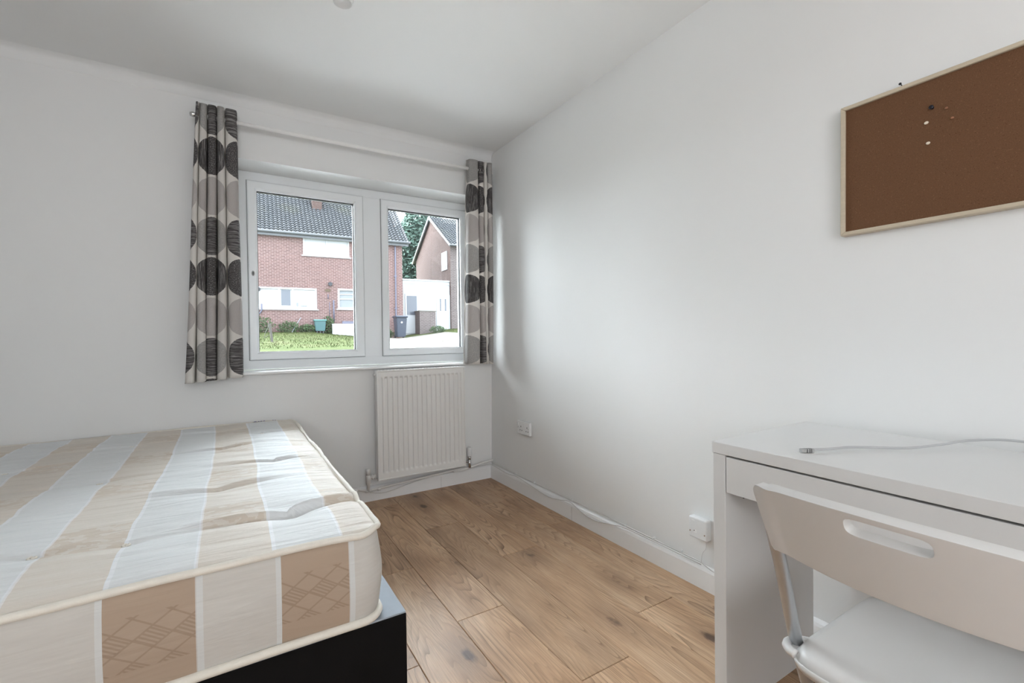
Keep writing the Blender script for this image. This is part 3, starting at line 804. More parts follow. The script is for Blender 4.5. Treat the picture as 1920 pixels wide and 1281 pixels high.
# ---------------------------------------------------------------- desk
dk = empty('desk', (-.27, -2.733, 0), label='white desk with one long drawer against the right-hand wall', cat='desk')
def dbox(name, b_, mat='desk', bev=.0012, par=None):
    o = box(name, b_, mat, None, bev, 1)
    return setpar(o, dk)
dx0, dx1, dy0, dy1 = -.521, -.021, -3.258, -2.208
dbox('desktop', (dx0, dx1, dy0, dy1, .7195, .75))
sp_ = dbox('side_panel', (dx0+.003, -.056, dy1-.038, dy1-.0022, 0, .7185)); dbox('side_panel', (dx0+.003, -.056, dy0+.002, dy0+.038, 0, .7185))
df = dbox('drawer_front', (dx0+.003, dx0+.021, dy0+.0405, dy1-.0405, .618, .7140))
dbox('drawer_box', (dx0+.023, -.10, dy0+.06, dy1-.06, .640, .7085), 'desk_dark')
dbox('drawer_bottom', (dx0+.021, -.10, dy0+.055, dy1-.055, .634, .6385), 'desk')
dbox('back_rail', (-.075, -.057, dy0+.039, dy1-.039, .600, .7185))
for z in (.600, .588):
    bm = bmesh.new(); lathe(bm, [(0, 0), (.0022, 0), (.0022, -.003), (0, -.003)], (-.437, dy1-.0383, z), 8, 'y'); setpar(obj('peg_hole', bm, 'hole'), dk)

ca = empty('network_cable', (-.2, -2.6, .75), label='grey cable with a clear plug lying across the white desktop', cat='cable')
setpar(pipe('cable_run', [(-.430, -2.423, .7575), (-.38, -2.445, .757), (-.32, -2.466, .757), (-.228, -2.543, .7575), (-.13, -2.580, .760), (-.052, -2.620, .768), (-.035, -2.70, .778), (-.033, -2.85, .772), (-.04, -3.1, .7555)], .0032, 'cable', n=8, sm=8), ca)
bm = bmesh.new(); bx(bm, -.017, .015, -.0058, .0058, -.0042, .0042, .001)
pl = obj('plug', bm, 'plug'); pl.parent = ca; pl.location = Vector((-.441, -2.416, .7555))-ca.location; pl.rotation_euler = (0, 0, math.atan2(-.012, .022))
for dx in (-.0045, .002, .0065):
    bm = bmesh.new(); bx(bm, dx, dx+.0018, -.0061, .0061, -.0043, .0043); o = obj('plug_band', bm, 'dark'); o.parent = pl

# ---------------------------------------------------------------- folding chair
ch = empty('folding_chair', (-.64, -2.735, 0), label='white plastic folding chair with galvanised steel legs, pushed in at the desk', cat='chair')
CYc = -2.735; HWc = .207
SL = .443
def back_panel():
    NX, NZ = 150, 44; S0, S1 = -HWc, HWc
    sc, tcz, sa, sb = 0.0, .832, .050, .100    # slot centre (s, t), half sizes in s(m) and t(fraction)
    vert = {}; bm = bmesh.new()
    def pos(s, t):
        z = .663+(.781-.663)*t
        # lobes around the tubes at the lower ends, upper corners rounded, ends taper slightly
        e = abs(s)/HWc
        wid_ = 1.0-.035*(1-t)
        if t > .80: wid_ -= .05*((t-.80)/.2)**3
        zz = z - .006*math.exp(-((e-.95)/.035)**2)*(1-t) + .020*(1-e*e)*t*.55
        low = .015*(1-e**4)*(1-t)*-.3
        ss = s*wid_
        bow = .040*(1-(abs(ss)/HWc)**2)
        x = -.795-(zz-.650)*SL - bow
        # sleeve swelling round the tube
        return Vector((x-.006*math.exp(-((e-.90)/.07)**2)*(1-.5*t), CYc+ss, zz+low))
    ss = [S0+(S1-S0)*i/NX for i in range(NX+1)]; tt = [j/NZ for j in range(NZ+1)]
    P_ = [[[s, t] for t in tt] for s in ss]
    def ins(s, t): return (abs((s-sc)/sa))**8+(abs((t-tcz)/sb))**3.2 < 1
    dead = set()
    for i in range(NX):
        for j in range(NZ):
            if ins((ss[i]+ss[i+1])/2, (tt[j]+tt[j+1])/2): dead.add((i, j))
    for i in range(NX+1):
        for j in range(NZ+1):
            adj = [(i-1, j-1), (i, j-1), (i-1, j), (i, j)]; d = [q in dead for q in adj if 0 <= q[0] < NX and 0 <= q[1] < NZ]
            if any(d) and not all(d):
                s, t = ss[i], tt[j]; g, lo_, hi_ = 1, .3, 3
                for _q in range(30):
                    g = (lo_+hi_)/2
                    if (abs((s-sc)/sa/g))**8+(abs((t-tcz)/sb/g))**3.2 > 1: lo_ = g
                    else: hi_ = g
                if g > 0: P_[i][j] = [sc+(s-sc)/g, tcz+(t-tcz)/g]
    V = {}
    for i in range(NX+1):
        for j in range(NZ+1): V[i, j] = bm.verts.new(pos(*P_[i][j]))
    for i in range(NX):
        for j in range(NZ):
            if (i, j) not in dead: bm.faces.new((V[i, j], V[i+1, j], V[i+1, j+1], V[i, j+1]))
    bmesh.ops.delete(bm, geom=[v_ for v_ in bm.verts if not v_.link_faces], context='VERTS')
    o = obj('backrest', bm, 'chair', None, True)
    so = o.modifiers.new('thick', 'SOLIDIFY'); so.thickness = .017; so.offset = 0
    be = o.modifiers.new('bevel', 'BEVEL'); be.width = .0045; be.segments = 3; be.limit_method = 'ANGLE'; be.angle_limit = R(40)
    return o
setpar(back_panel(), ch)
def seat():
    NX, NY = 34, 36; bm = bmesh.new(); x0, x1, w_ = -.762, -.370, .209
    top = {}; 
    for i in range(NX+1):
        for j in range(NY+1):
            a, b = -1+2*i/NX, -1+2*j/NY
            # superellipse outline
            k = (abs(a)**9+abs(b)**9)**(1/9) if (a or b) else 1
            mx_ = max(abs(a), abs(b), 1e-6); s_ = mx_/k if k else 1
            ax, by = a*s_, b*s_
            x = (x0+x1)/2+ax*(x1-x0)/2; y = CYc+by*w_
            e = mx_
            z = .450 - .010*max(0, 1-(ax*ax+by*by)*.9) - .022*max(0, (e-.90)/.10)**2 - .006*max(0, (ax-.7)/.3)
            top[i, j] = bm.verts.new((x, y, z))
    for i in range(NX):
        for j in range(NY): bm.faces.new((top[i, j], top[i+1, j], top[i+1, j+1], top[i, j+1]))
    o = obj('seat', bm, 'chair', None, True)
    so = o.modifiers.new('thick', 'SOLIDIFY'); so.thickness = .012; so.offset = -1
    return o
st = setpar(seat(), ch)
# rim skirt below the seat edge
bm = bmesh.new(); ring_t, ring_b = [], []
for k in range(96):
    a = 2*math.pi*k/96; ca_, sa_ = math.cos(a), math.sin(a); kk = (abs(ca_)**9+abs(sa_)**9)**(-1/9)
    ax, by = ca_*kk, sa_*kk
    x = -.566+ax*.1955; y = CYc+by*.2085; ring_t.append(bm.verts.new((x, y, .4295)))
    ring_b.append(bm.verts.new((-.566+ax*.191, CYc+by*.203, .413)))
for k in range(96): j = (k+1) % 96; bm.faces.new((ring_t[k], ring_t[j], ring_b[j], ring_b[k]))
sk_ = setpar(obj('seat_rim', bm, 'chair', None, True), ch)
sm_ = sk_.modifiers.new('thick', 'SOLIDIFY'); sm_.thickness = .006; sm_.offset = 0
for s_ in (-1, 1):
    y = CYc+s_*.2015
    bk = setpar(pipe('back_leg_tube', [(-.795-(z-.650)*SL, y+{.74: -.004, .62: .0, .45: .014, .30: .018, .012: .018}[z]*s_, z) for z in (.74, .62, .45,   .30, .012)], .0122, 'steel', n=16, sm=3, flat=1.0), ch)
    setpar(pipe('front_leg_tube', [(-.47, y-.016*s_, .415), (-.62, y-.014*s_, .26), (-.865, y-.012*s_, .012)], .0100, 'steel', n=12), ch)
    # lug on the seat side that wraps the tube
    bm = bmesh.new()
    pts = [(-.742, y-.006*s_, .434), (-.737, y+.008*s_, .433), (-.724, y+.020*s_, .431), (-.704, y+.025*s_, .428), (-.684, y+.020*s_, .426), (-.668, y+.008*s_, .424), (-.662, y-.006*s_, .424)]
    tube(bm, smoothpath(pts, 5), .0085, 8); ya_, yb_ = sorted((y-.012*s_, y+.023*s_)); bx(bm, -.728, -.676, ya_, yb_, .414, .430, .006); setpar(obj('seat_lug', bm, 'chair', None, True), ch)
    for x, z in ((-.512, .0), (-.868, .0)):
        bm = bmesh.new(); lathe(bm, [(0, 0), (.0125, 0), (.013, .006), (.0125, .022), (0, .024)], (x, y+(.018 if x > -.6 else -.012)*s_, z), 12); setpar(obj('foot_cap', bm, 'chair', None, True), ch)
setpar(pipe('cross_bar', [(-.545, CYc-.195, .10), (-.545, CYc+.195, .10)], .008, 'steel', n=10), ch)
setpar(pipe('cross_bar', [(-.80, CYc-.18, .078), (-.80, CYc+.18, .078)], .008, 'steel', n=10), ch)

# ---------------------------------------------------------------- ceiling pendant
pd = empty('pendant_lamp', (-1.308, -1.392, H-.0), label='frosted glass ceiling light hanging at the top edge', cat='ceiling light')
def dn(name, prof, mat, n=24):
    bm = bmesh.new(); lathe(bm, prof, (0, 0, 0), n); return obj(name, bm, mat, pd, True)
dn('ceiling_rose', [(0, 0), (.045, 0), (.045, -.008), (.035, -.020), (.012, -.026), (0, -.026)], 'socket')
dn('flex', [(.0, -.02), (.0035, -.02), (.0035, -.10), (0, -.10)], 'white_cable', 8)
dn('lamp_holder', [(0, -.095), (.010, -.095), (.018, -.11), (.018, -.145), (0, -.146)], 'socket')
dn('glass_cup', [(.0, -.140), (.022, -.142), (.032, -.160), (.036, -.190), (.0355, -.214), (.031, -.229), (.029, -.230), (.0275, -.225), (0, -.222)], 'bulb')

# ---------------------------------------------------------------- outside: ground
def gh(x, y):
    ys = 22.0-.0525*(x+.5); t = min(1.15, max(0, (y-.4)/(ys-.4)))
    xs = [-40, 1.8, 3.4, 6.0, 7.4, 10, 40]; hs = [1.38, 1.38, 1.20, .98, 1.16, 1.48, 1.5]
    for a in range(6):
        if xs[a] <= x <= xs[a+1]: f = (x-xs[a])/(xs[a+1]-xs[a]); h_ = hs[a]+(hs[a+1]-hs[a])*f; break
    return .45+(h_-.45)*t
verts, faces = [], []
gx = [-30+i*.5 for i in range(141)]; gy = [.32]+[1+j*.6 for j in range(88)]
for y in gy:
    for x in gx: verts.append((x, y, gh(x, y)))
W_ = len(gx)
for j in range(len(gy)-1):
    for i in range(W_-1): a = j*W_+i; faces.append((a, a+1, a+W_+1, a+W_))
tag(pobj('lawn_ground', verts, faces, 'grass', None, True), kind='structure')
random.seed(11); verts, faces = [], []
for _ in range(9000):
    y = random.uniform(9, 22); x = random.uniform(-2.2+.0*y, 3.2+.05*y) if random.random() < .8 else random.uniform(8, 13)
    if x > .27*y-.75 and x < 8: continue
    z = gh(x, y); h_ = random.uniform(.02, .06); a = random.uniform(0, 6.28); dx, dy = .012*math.cos(a), .012*math.sin(a); lx, ly = random.uniform(-.03, .03), random.uniform(-.03, .03)
    b = len(verts); verts += [(x-dx, y-dy, z-.01), (x+dx, y+dy, z-.01), (x+lx, y+ly, z+h_)]; faces.append((b, b+1, b+2))
tag(pobj('grass_blades', verts, faces, 'grass'), 'short uneven grass of the lawn in front of the brick house', 'grass', kind='stuff')
tag(box('bounce_apron', (-9, 9, .34, 4.2, .40, .56), plain('bounce_apron_pale', (.66, .65, .63), .9, var=.08, scale=3)), kind='structure')  # unseen pale slab, added to bounce daylight up through the window
# paving slabs in front of the white entry
pvr = empty('paved_drive', (6, 14, .9), label='pale concrete drive in front of the white garden doors', cat='paving')
for (ya, yb, xa, xb) in ((7.5, 11.6, .9, 3.8), (11.9, 15.3, 1.0, 6.0), (15.5, 18.3, 1.0, 7.6), (18.4, 20.9, 1.0, 8.6)):
    nxp = 10; verts, faces = [], []
    for k in range(nxp+1):
        for (yy, s_) in ((ya, 0), (yb, 1)):
            xl = .262*yy-.55 if yy < 19 else .262*19-.55+.5*(yy-19); xr = .50*yy+.2
            if ya > 18: xr = 8.7
            x = xl+(xr-xl)*k/nxp; verts.append((x, yy, gh(x, yy)+.035)); verts.append((x, yy, gh(x, yy)-.05))
    for k in range(nxp):
        a = k*4; faces += [(a, a+4, a+6, a+2), (a+1, a+3, a+7, a+5), (a, a+1, a+5, a+4), (a+2, a+6, a+7, a+3)]
    faces += [(0, 2, 3, 1), (nxp*4, nxp*4+1, nxp*4+3, nxp*4+2)]
    setpar(pobj('paving_slab', verts, faces, 'paving'), pvr)

# ---------------------------------------------------------------- outside: houses
def uvwall(bm_quads, mat, name, parent):
    """bm_quads: list of 4 points + uv axis lambda -> one mesh with uv in metres"""
    vs, fs, uv = [], [], []
    for q in bm_quads:
        b = len(vs); vs += q; fs.append(tuple(range(b, b+len(q))))
        d = (Vector(q[1])-Vector(q[0])); d.z = 0; d.normalize()
        for p_ in q: pv = Vector(p_); uv.append((pv.dot(d)+20, p_[2]+20))
    return pobj(name, vs, fs, mat, parent, False, uv)
def wall_rects(u0, u1, z0, z1, holes):
    """split a rectangle round rectangular holes"""
    us = sorted({u0, u1, *[h[0] for h in holes], *[h[1] for h in holes]}); zs = sorted({z0, z1, *[h[2] for h in holes], *[h[3] for h in holes]})
    out = []
    for a, b in zip(us, us[1:]):
        for c, d in zip(zs, zs[1:]):
            mu, mz = (a+b)/2, (c+d)/2
            if not any(h[0] < mu < h[1] and h[2] < mz < h[3] for h in holes): out.append((a, b, c, d))
    return out
def pantile_roof(name, parent, u0, u1, v0, z0, v1, z1, mat, tw=.19, course=.22):
    L = math.hypot(v1-v0, z1-z0); nr = int(L/course); nu = int((u1-u0)/tw)*6
    dv, dz = (v1-v0)/L, (z1-z0)/L; nv_, nz_ = -dz, dv
    vs, fs = [], []
    for r in range(nr):
        for e, lift in ((0, .060), (1.0, .0)):
            s = (r+e)*course
            for i in range(nu+1):
                u = u0+(u1-u0)*i/nu; w_ = .034*math.sin(2*math.pi*(u-u0)/tw) + .010*math.sin(4*math.pi*(u-u0)/tw+1)
                h_ = w_+lift; vs.append((u, v0+dv*s+nv_*h_, z0+dz*s+nz_*h_))
        # front lip
        s = r*course
        for i in range(nu+1):
            u = u0+(u1-u0)*i/nu; w_ = .034*math.sin(2*math.pi*(u-u0)/tw)+ .010*math.sin(4*math.pi*(u-u0)/tw+1); s2 = s+.03; vs.append((u, v0+dv*s2+nv_*(w_-.01), z0+dz*s2+nz_*(w_-.01)))
        b = r*3*(nu+1)
        for i in range(nu):
            fs.append((b+i, b+i+1, b+nu+1+i+1, b+nu+1+i)); fs.append((b+2*(nu+1)+i, b+2*(nu+1)+i+1, b+i+1, b+i))
    o = pobj(name, vs, fs, mat, parent, True); o['kind'] = 'stuff'
    return o
h1 = empty('brick_house', (-.480, 22.096, 0), R(-3), label='red brick house with grey pantiled roof seen through the window', cat='house')
holes = [(2.06, 4.25, 5.22, 6.12), (-.6, 2.65, 2.52, 3.57), (3.65, 5.6, 2.56, 3.60), (-4.6, -2.4, 5.22, 6.12), (-5.5, -3.0, 2.52, 3.57)]
quads = []
for (a, b, c, d) in wall_rects(-8, 7.02, .3, 6.22, holes): quads.append([(a, 0, c), (b, 0, c), (b, 0, d), (a, 0, d)])
for (a, b, c, d) in holes:
    for q in ([(a, 0, c), (a, .1, c), (a, .1, d), (a, 0, d)], [(b, .1, c), (b, 0, c), (b, 0, d), (b, .1, d)], [(a, 0, d), (b, 0, d), (b, .1, d), (a, .1, d)]): quads.append(q)
quads.append([(7.02, 0, .3), (7.02, 8, .3), (7.02, 8, 6.2), (7.02, 0, 6.2)])
quads.append([(7.02, 8, .3), (-8, 8, .3), (-8, 8, 6.2), (7.02, 8, 6.2)]); quads.append([(-8, 8, .3), (-8, 0, .3), (-8, 0, 6.2), (-8, 8, 6.2)])
uvwall(quads, 'brick', 'brick_wall', h1)
uvwall([[(7.02, 0, 6.2), (7.02, 8, 6.2), (7.02, 4, 9.75)]], 'brick', 'gable', h1); uvwall([[(-8, 8, 6.2), (-8, 0, 6.2), (-8, 4, 9.75)]], 'brick', 'gable', h1)
pantile_roof('roof_tiles', h1, -8.3, 7.32, -.30, 6.20, 4.0, 9.98, 'tiles')
pantile_roof('rear_roof_tiles', h1, -8.3, 7.32, 8.30, 6.20, 4.0, 9.98, 'tiles', .4, .6)
box('roof_underlay', (-8.2, 7.2, .02, 7.9, 6.12, 6.2), 'gutter', h1)
pipe('ridge_tiles', [(-8.3, 4.0, 9.98), (7.32, 4.0, 9.98)], .10, 'tiles', h1, 8)
pipe('gutter', [(-8.3, -.33, 6.20), (7.40, -.33, 6.20)], .065, 'gutter', h1, 8)
box('fascia_board', (-8.3, 7.32, -.26, -.22, 6.02, 6.22), 'gutter', h1)
pipe('verge_board', [(7.30, -.30, 6.16), (7.30, 4.0, 9.94)], .055, 'white_ext', h1, 6)
uvwall([[(2.68, 1.7, 7.2), (3.16, 1.7, 7.2), (3.16, 1.7, 9.4), (2.68, 1.7, 9.4)], [(3.16, 1.7, 7.2), (3.16, 2.2, 7.2), (3.16, 2.2, 9.4), (3.16, 1.7, 9.4)], [(2.68, 2.2, 7.2), (2.68, 1.7, 7.2), (2.68, 1.7, 9.4), (2.68, 2.2, 9.4)], [(2.68, 1.7, 9.4), (3.16, 1.7, 9.4), (3.16, 2.2, 9.4), (2.68, 2.2, 9.4)]], 'brick3', 'chimney', h1)
pipe('downpipe', [(6.62, -.08, 6.02), (6.62, -.10, 5.9), (6.62, -.07, 2.0), (6.62, -.07, 1.2)], .042, 'downpipe', h1, 8)
for z in (4.35, 2.6): box('pipe_bracket', (6.55, 6.69, -.12, -.01, z, z+.06), 'downpipe', h1)
def ext_window(u0, u1, z0, z1, splits, blinds=None, inner='curtain_ext'):
    f = rect_frame('window_frame', u0, u1, z0, z1, -.02, .09, .085, 'white_ext', h1, .01)
    edges = [u0+.085]+splits+[u1-.085]
    for s in splits: box('glazing_bar', (s-.035, s+.035, -.01, .09, z0+.08, z1-.08), 'white_ext', f)
    box('glass_pane', (u0+.06, u1-.06, .05, .06, z0+.06, z1-.06), inner, f)
    box('window_sill', (u0-.08, u1+.08, -.07, .09, z0-.05, z0), 'white_ext', f)
    return f
f1 = ext_window(2.06, 4.25, 5.22, 6.12, [3.16], inner='white_ext')
f2 = ext_window(-.6, 2.65, 2.52, 3.57, [.95, 1.55], inner='white_ext')
box('open_casement', (1.05, 1.45, .036, .049, 2.70, 3.46), 'ext_pane', f2)
box('sill_jar', (1.72, 1.80, .030, .049, 2.66, 2.84), 'curtain_ext', f2, .01)
box('sill_ornament', (1.90, 2.20, .030, .049, 2.66, 2.71), 'curtain_ext', f2, .01)
f3 = ext_window(3.65, 5.6, 2.56, 3.60, [], inner='curtain_ext')
box('blind_rail', (3.75, 5.5, .02, .06, 3.05, 3.10), 'white_ext', f3)
box('blind_rail', (3.75, 5.5, .02, .06, 3.30, 3.34), 'white_ext', f3)
ext_window(-4.6, -2.4, 5.22, 6.12, [-3.5], inner='white_ext'); ext_window(-5.5, -3.0, 2.52, 3.57, [-4.2], inner='white_ext')
bm = bmesh.new(); lathe(bm, [(0, -.12), (.10, -.12), (.11, -.06), (.08, 0), (0, 0)], (3.29, 0, 3.82), 14, 'y'); obj('flue_terminal', bm, 'dark', h1)
bm = bmesh.new()
for k in range(4): bx(bm, 3.04, 3.30, -.03, 0, 3.43+k*.035, 3.455+k*.035)
obj('air_vent', bm, 'bark', h1)
bm = bmesh.new(); lathe(bm, [(0, -.22), (.09, -.2), (.11, -.08), (.04, 0), (0, 0)], (.06, 0, 3.44), 12, 'y'); obj('wall_lamp', bm, 'dark', h1)
pipe('waste_pipe', [(.20, -.08, 2.75), (.20, -.08, 2.45), (.12, -.08, 2.30), (-.1, -.06, 2.2)], .035, 'downpipe', h1, 8)
pipe('meter_pipe', [(3.44, -.05, 3.0), (3.44, -.05, 1.9)], .035, 'downpipe', h1, 8)
pipe('meter_pipe', [(3.24, -.04, 2.9), (3.24, -.04, 2.1)], .015, 'downpipe', h1, 6)
pipe('meter_pipe', [(3.18, -.04, 3.30), (3.18, -.04, 3.05)], .02, 'downpipe', h1, 6)

# items in front of the house (world positions computed in the house's frame)
c3, s3 = math.cos(R(-3)), math.sin(R(-3))
def W(u, v_, z): return (-.480+u*c3-v_*s3, 22.096+u*s3+v_*c3, z)
x, y, z = W(6.60, -.95, 0); z = gh(x, y)
bn = empty('wheelie_bin', (x, y, z+.03), R(-3), label='dark blue-grey wheelie bin at the corner of the brick house', cat='bin')
bm = bmesh.new()
vs = [bm.verts.new(q) for q in ((-.22, -.27, .08), (.22, -.27, .08), (.22, .22, .08), (-.22, .22, .08), (-.28, -.34, 1.08), (.28, -.34, 1.08), (.28, .34, 1.08), (-.28, .34, 1.08))]
for f_ in ((0, 1, 5, 4), (1, 2, 6, 5), (2, 3, 7, 6), (3, 0, 4, 7), (0, 3, 2, 1), (4, 5, 6, 7)): bm.faces.new([vs[q] for q in f_])
bmesh.ops.bevel(bm, geom=bm.edges[:], offset=.03, segments=2, affect='EDGES'); obj('bin_body', bm, 'bin', bn)
bm = bmesh.new(); bx(bm, -.32, .32, -.40, .40, 1.08, 1.19, .04, 2); obj('bin_lid', bm, 'bin', bn)
for sx in (-.22, .22):
    bm = bmesh.new(); lathe(bm, [(0, sx-.03), (.10, sx-.03), (.10, sx+.03), (0, sx+.03)], (0, .22, .10), 14, 'x'); obj('wheel', bm, 'dark', bn)
bm = bmesh.new(); lathe(bm, [(0, -.335), (.05, -.335), (.05, -.30), (0, -.30)], (.0, 0, .84), 12, 'y'); sx_ = obj('round_sticker', bm, 'white_ext', bn); sx_['label'] = 'small round white sticker'
x, y, z = W(2.74, -.30, 0); z = gh(x, y)
wb = empty('storage_box', (x, y, z+.1), R(-3), label='teal plastic box standing against the brick house wall', cat='box')
bm = bmesh.new(); vs = [bm.verts.new(q) for q in ((-.22, -.2, 0), (.22, -.2, 0), (.22, .2, 0), (-.22, .2, 0), (-.26, -.24, .50), (.26, -.24, .50), (.26, .24, .50), (-.26, .24, .50))]
for f_ in ((0, 1, 5, 4), (1, 2, 6, 5), (2, 3, 7, 6), (3, 0, 4, 7), (0, 3, 2, 1), (4, 5, 6, 7)): bm.faces.new([vs[q] for q in f_])
bmesh.ops.bevel(bm, geom=bm.edges[:], offset=.02, segments=2, affect='EDGES'); obj('tub', bm, 'butt', wb)
bm = bmesh.new(); bx(bm, -.29, .29, -.27, .27, .50, .57, .015); obj('lid', bm, plain('dark_teal_lid', (.08, .20, .19), .5), wb)
for sx in (-.14, .0, .14): box('leg', (sx-.03, sx+.03, -.15, .15, -.11, .0), 'dark', wb)
x, y, z = W(4.0, -.45, 0); z = gh(x, y)
pn = empty('low_screen', (x, y, z), R(-3), label='low white rectangular panel standing on the grass below the right ground-floor window', cat='panel')
bm = bmesh.new(); bx(bm, -.70, .95, -.04, .04, -.03, .58, .012); obj('board', bm, 'white_ext', pn)
bm = bmesh.new(); bx(bm, -.72, .97, -.06, .06, .56, .60, .01); obj('top_rail', bm, 'white_ext', pn)
bm = bmesh.new(); bx(bm, -.2, .35, .12, .25, .58, .74, .02); o = obj('dark_tray', bm, 'downpipe'); o.location = pn.location; o.rotation_euler = pn.rotation_euler; tag(o, 'dark flat tray just behind the white panel', 'tray'); o.location.z -= .0
x, y = -.600, 12.4; z = gh(x, y)
ps = empty('garden_post', (x, y, z), label='short weathered timber post with wire standing in the lawn', cat='post')
bm = bmesh.new(); tube(bm, [(.05, 0, -.05), (.02, 0, .25), (-.02, .0, .55)], [.035, .035, .04], 7); obj('stake', bm, 'timber', ps)
pipe('wire', [(-.02, -.04, .50), (-.12, -.06, .30), (-.16, -.02, .12), (-.05, -.04, .20)], .008, 'timber', ps, 5, 4)
x, y, z = W(1.45, -.5, 0); z = gh(x, y)
st_ = empty('leaning_stake', (x, y, z), label='thin pale pole leaning against the brick house wall', cat='pole')
pipe('pole', [(0, -.1, .0), (.45, .36, .72)], .02, 'curtain_ext', st_, 6)

# link building with white doors
lk = empty('white_garage', W(7.45, 1.5, 0), R(-3), label='white flat-roofed entry building between the two brick houses', cat='building')
box('render_wall', (0, 2.93, 0, 3.0, 1.0, 4.40), 'white_ext', lk)
box('roof_edge', (-.03, 2.95, -.06, 3.1, 4.40, 4.47), 'white_ext', lk); box('cornice_strip', (-.02, 2.94, -.03, 0, 4.20, 4.24), 'white_ext', lk)
d1 = box('garden_door', (.10, .98, -.05, 0, 1.28, 3.62), 'white_ext', lk, .01); box('door_glass', (.20, .80, -.06, -.045, 2.36, 3.48), 'ext_pane', d1); box('door_panel', (.20, .80, -.058, -.05, 1.45, 2.2), 'white_ext', d1, .004)
d2 = box('front_door', (2.02, 2.92, -.05, 0, 1.46, 3.60), 'white_ext', lk, .01)
for u_ in (2.22, 2.54): box('door_slot', (u_, u_+.09, -.058, -.045, 2.62, 3.36), 'ext_pane', d2)
box('house_number_lamp', (2.90, 2.96, -.12, -.05, 3.15, 3.27), 'dark', lk)
pr = empty('brick_pier', W(8.12, .5, 0), R(-3), label='low brown brick wall between the two white doors', cat='wall')
uvwall([[(0, 0, 1.0), (.95, 0, 1.0), (.95, 0, 2.52), (0, 0, 2.52)], [(.95, 0, 1.0), (.95, .9, 1.0), (.95, .9, 2.52), (.95, 0, 2.52)], [(0, .9, 1.0), (0, 0, 1.0), (0, 0, 2.52), (0, .9, 2.52)], [(0, 0, 2.52), (.95, 0, 2.52), (.95, .9, 2.52), (0, .9, 2.52)]], 'brick2', 'brick_face', pr)
box('coping', (-.03, .98, -.03, .93, 2.52, 2.58), 'paving', pr)

# second house
h2 = empty('gabled_house', (9.90, 22.82, 0), R(-3), label='second brick house whose pale gable end faces the gap', cat='house')
GL = 7.0; RZ = 9.05; EZ = 6.77
uvwall([[(0, GL, .8), (0, 0, .8), (0, 0, EZ), (0, GL/2, RZ), (0, GL, EZ)]], 'brick3', 'gable_wall', h2)
hw = [(1.4, 2.9, 5.0, 6.2), (1.2, 3.2, 2.3, 3.5)]
uvwall([[(a, 0, c), (b, 0, c), (b, 0, d), (a, 0, d)] for (a, b, c, d) in wall_rects(0, 9, .8, EZ, hw)] + [[(9, 0, .8), (9, GL, .8), (9, GL, EZ), (9, GL/2, RZ), (9, 0, EZ)], [(9, GL, .8), (0, GL, .8), (0, GL, EZ), (9, GL, EZ)]], 'brick2', 'front_wall', h2)
for (a, b, c, d) in hw:
    f = rect_frame('window_frame', a, b, c, d, -.02, .09, .08, 'white_ext', h2, .01); box('glass_pane', (a+.06, b-.06, .05, .06, c+.06, d-.06), 'ext_pane', f)
gw = empty('gable_window', (0, 0, 0)); gw.parent = h2
box('window_frame', (-.05, .02, .55, 1.45, 5.22, 6.35), 'white_ext', gw, .01); box('glass_pane', (-.062, -.05, .65, 1.35, 5.32, 6.25), 'curtain_ext', gw)
pantile_roof('roof_tiles', h2, -.15, 9.2, -.35, EZ-.20, GL/2, RZ+.08, 'tiles')
pantile_roof('rear_roof_tiles', h2, -.15, 9.2, GL+.35, EZ-.20, GL/2, RZ+.08, 'tiles', .4, .6)
pipe('verge_board', [(-.17, -.38, EZ-.25), (-.17, GL/2, RZ+.02)], .06, 'white_ext', h2, 6); pipe('verge_board', [(-.17, GL+.38, EZ-.25), (-.17, GL/2, RZ+.02)], .06, 'white_ext', h2, 6)
pipe('gutter', [(-.2, -.40, EZ-.22), (9.2, -.40, EZ-.22)], .06, 'gutter', h2, 8)

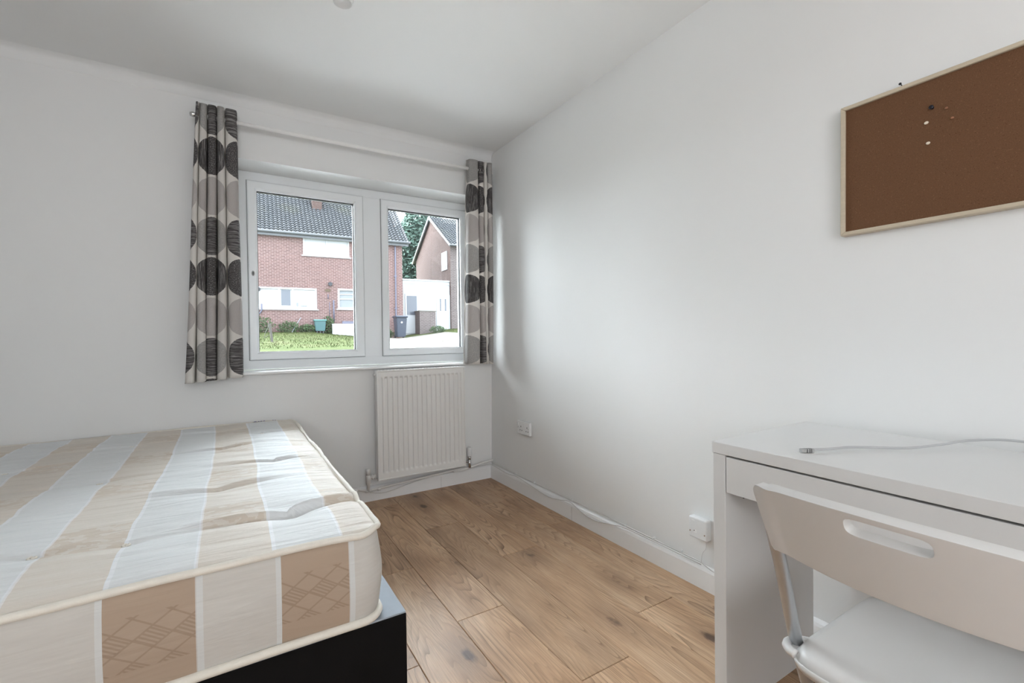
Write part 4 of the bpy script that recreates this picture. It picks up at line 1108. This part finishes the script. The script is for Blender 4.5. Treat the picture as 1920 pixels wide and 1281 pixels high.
# planting
def leaves(name, c, rad, n, size, mat, parent=None, seed=1):
    random.seed(seed); vs, fs = [], []
    for _ in range(n):
        while True:
            p_ = Vector((random.uniform(-1, 1), random.uniform(-1, 1), random.uniform(-1, 1)))
            L = p_.length
            if L < 1 and (L > .45 or random.random() < .3): break
        k = 1+.28*noise.noise(p_*2.2+Vector(c))
        p_ = Vector((p_.x*rad[0]*k+c[0], p_.y*rad[1]*k+c[1], p_.z*rad[2]*k+c[2]))
        a = Vector((random.gauss(0, 1), random.gauss(0, 1), random.gauss(0, 1))).normalized(); b = a.orthogonal().normalized(); s_ = size*random.uniform(.6, 1.3)
        i = len(vs); vs += [p_-a*s_, p_+b*s_*.5, p_+a*s_, p_-b*s_*.5]; fs.append((i, i+1, i+2, i+3))
    o = pobj(name, vs, fs, mat, parent); o['kind'] = 'stuff'; return o
for i, (tx, ty, hh, rx, lb) in enumerate(((13.6, 37.5, 6.4, 2.6, 'tall dark green tree filling the gap between the two houses'), (20.5, 41.5, 6.0, 3.0, 'dark green tree standing behind the gable of the second house'))):
    tr = empty('tree', (tx, ty, 1.4), label=lb, cat='tree')
    pipe('trunk', [(0, 0, -.3), (.1, 0, 3), (0, 0, hh)], [.30, .22, .12], 'bark', tr, 8)
    leaves('foliage', (0, 0, hh), (rx, rx, hh-.6), 14000, .24, 'leaf', tr, 5+i)
for i, (u_, v_, rx, hh, lb) in enumerate(((.15, -.6, .55, .42, 'clump of weeds at the far left foot of the brick wall'), (1.35, -.4, .55, .30, 'low weeds around the foot of the leaning pole'),
        (2.2, -.35, .45, .22, 'low weeds to the left of the teal box'), (3.15, -.25, .33, .50, 'leafy climber between the teal box and the white panel'), (6.0, -.6, .35, .28, 'small green weeds beside the wheelie bin'), (9.0, -.0, .5, .22, 'small green plants at the foot of the low brown brick wall'))):
    x, y, z = W(u_, v_, 0); sh = empty('shrub', (x, y, gh(x, y)), label=lb, cat='plant')
    pipe('stem', [(0, 0, -.05), (.03, 0, hh*.8)], .015, 'bark', sh, 5)
    leaves('foliage', (0, 0, hh*.8), (rx, .25, hh), 500, .055, 'weed', sh, 20+i)
bpy.context.view_layer.update()
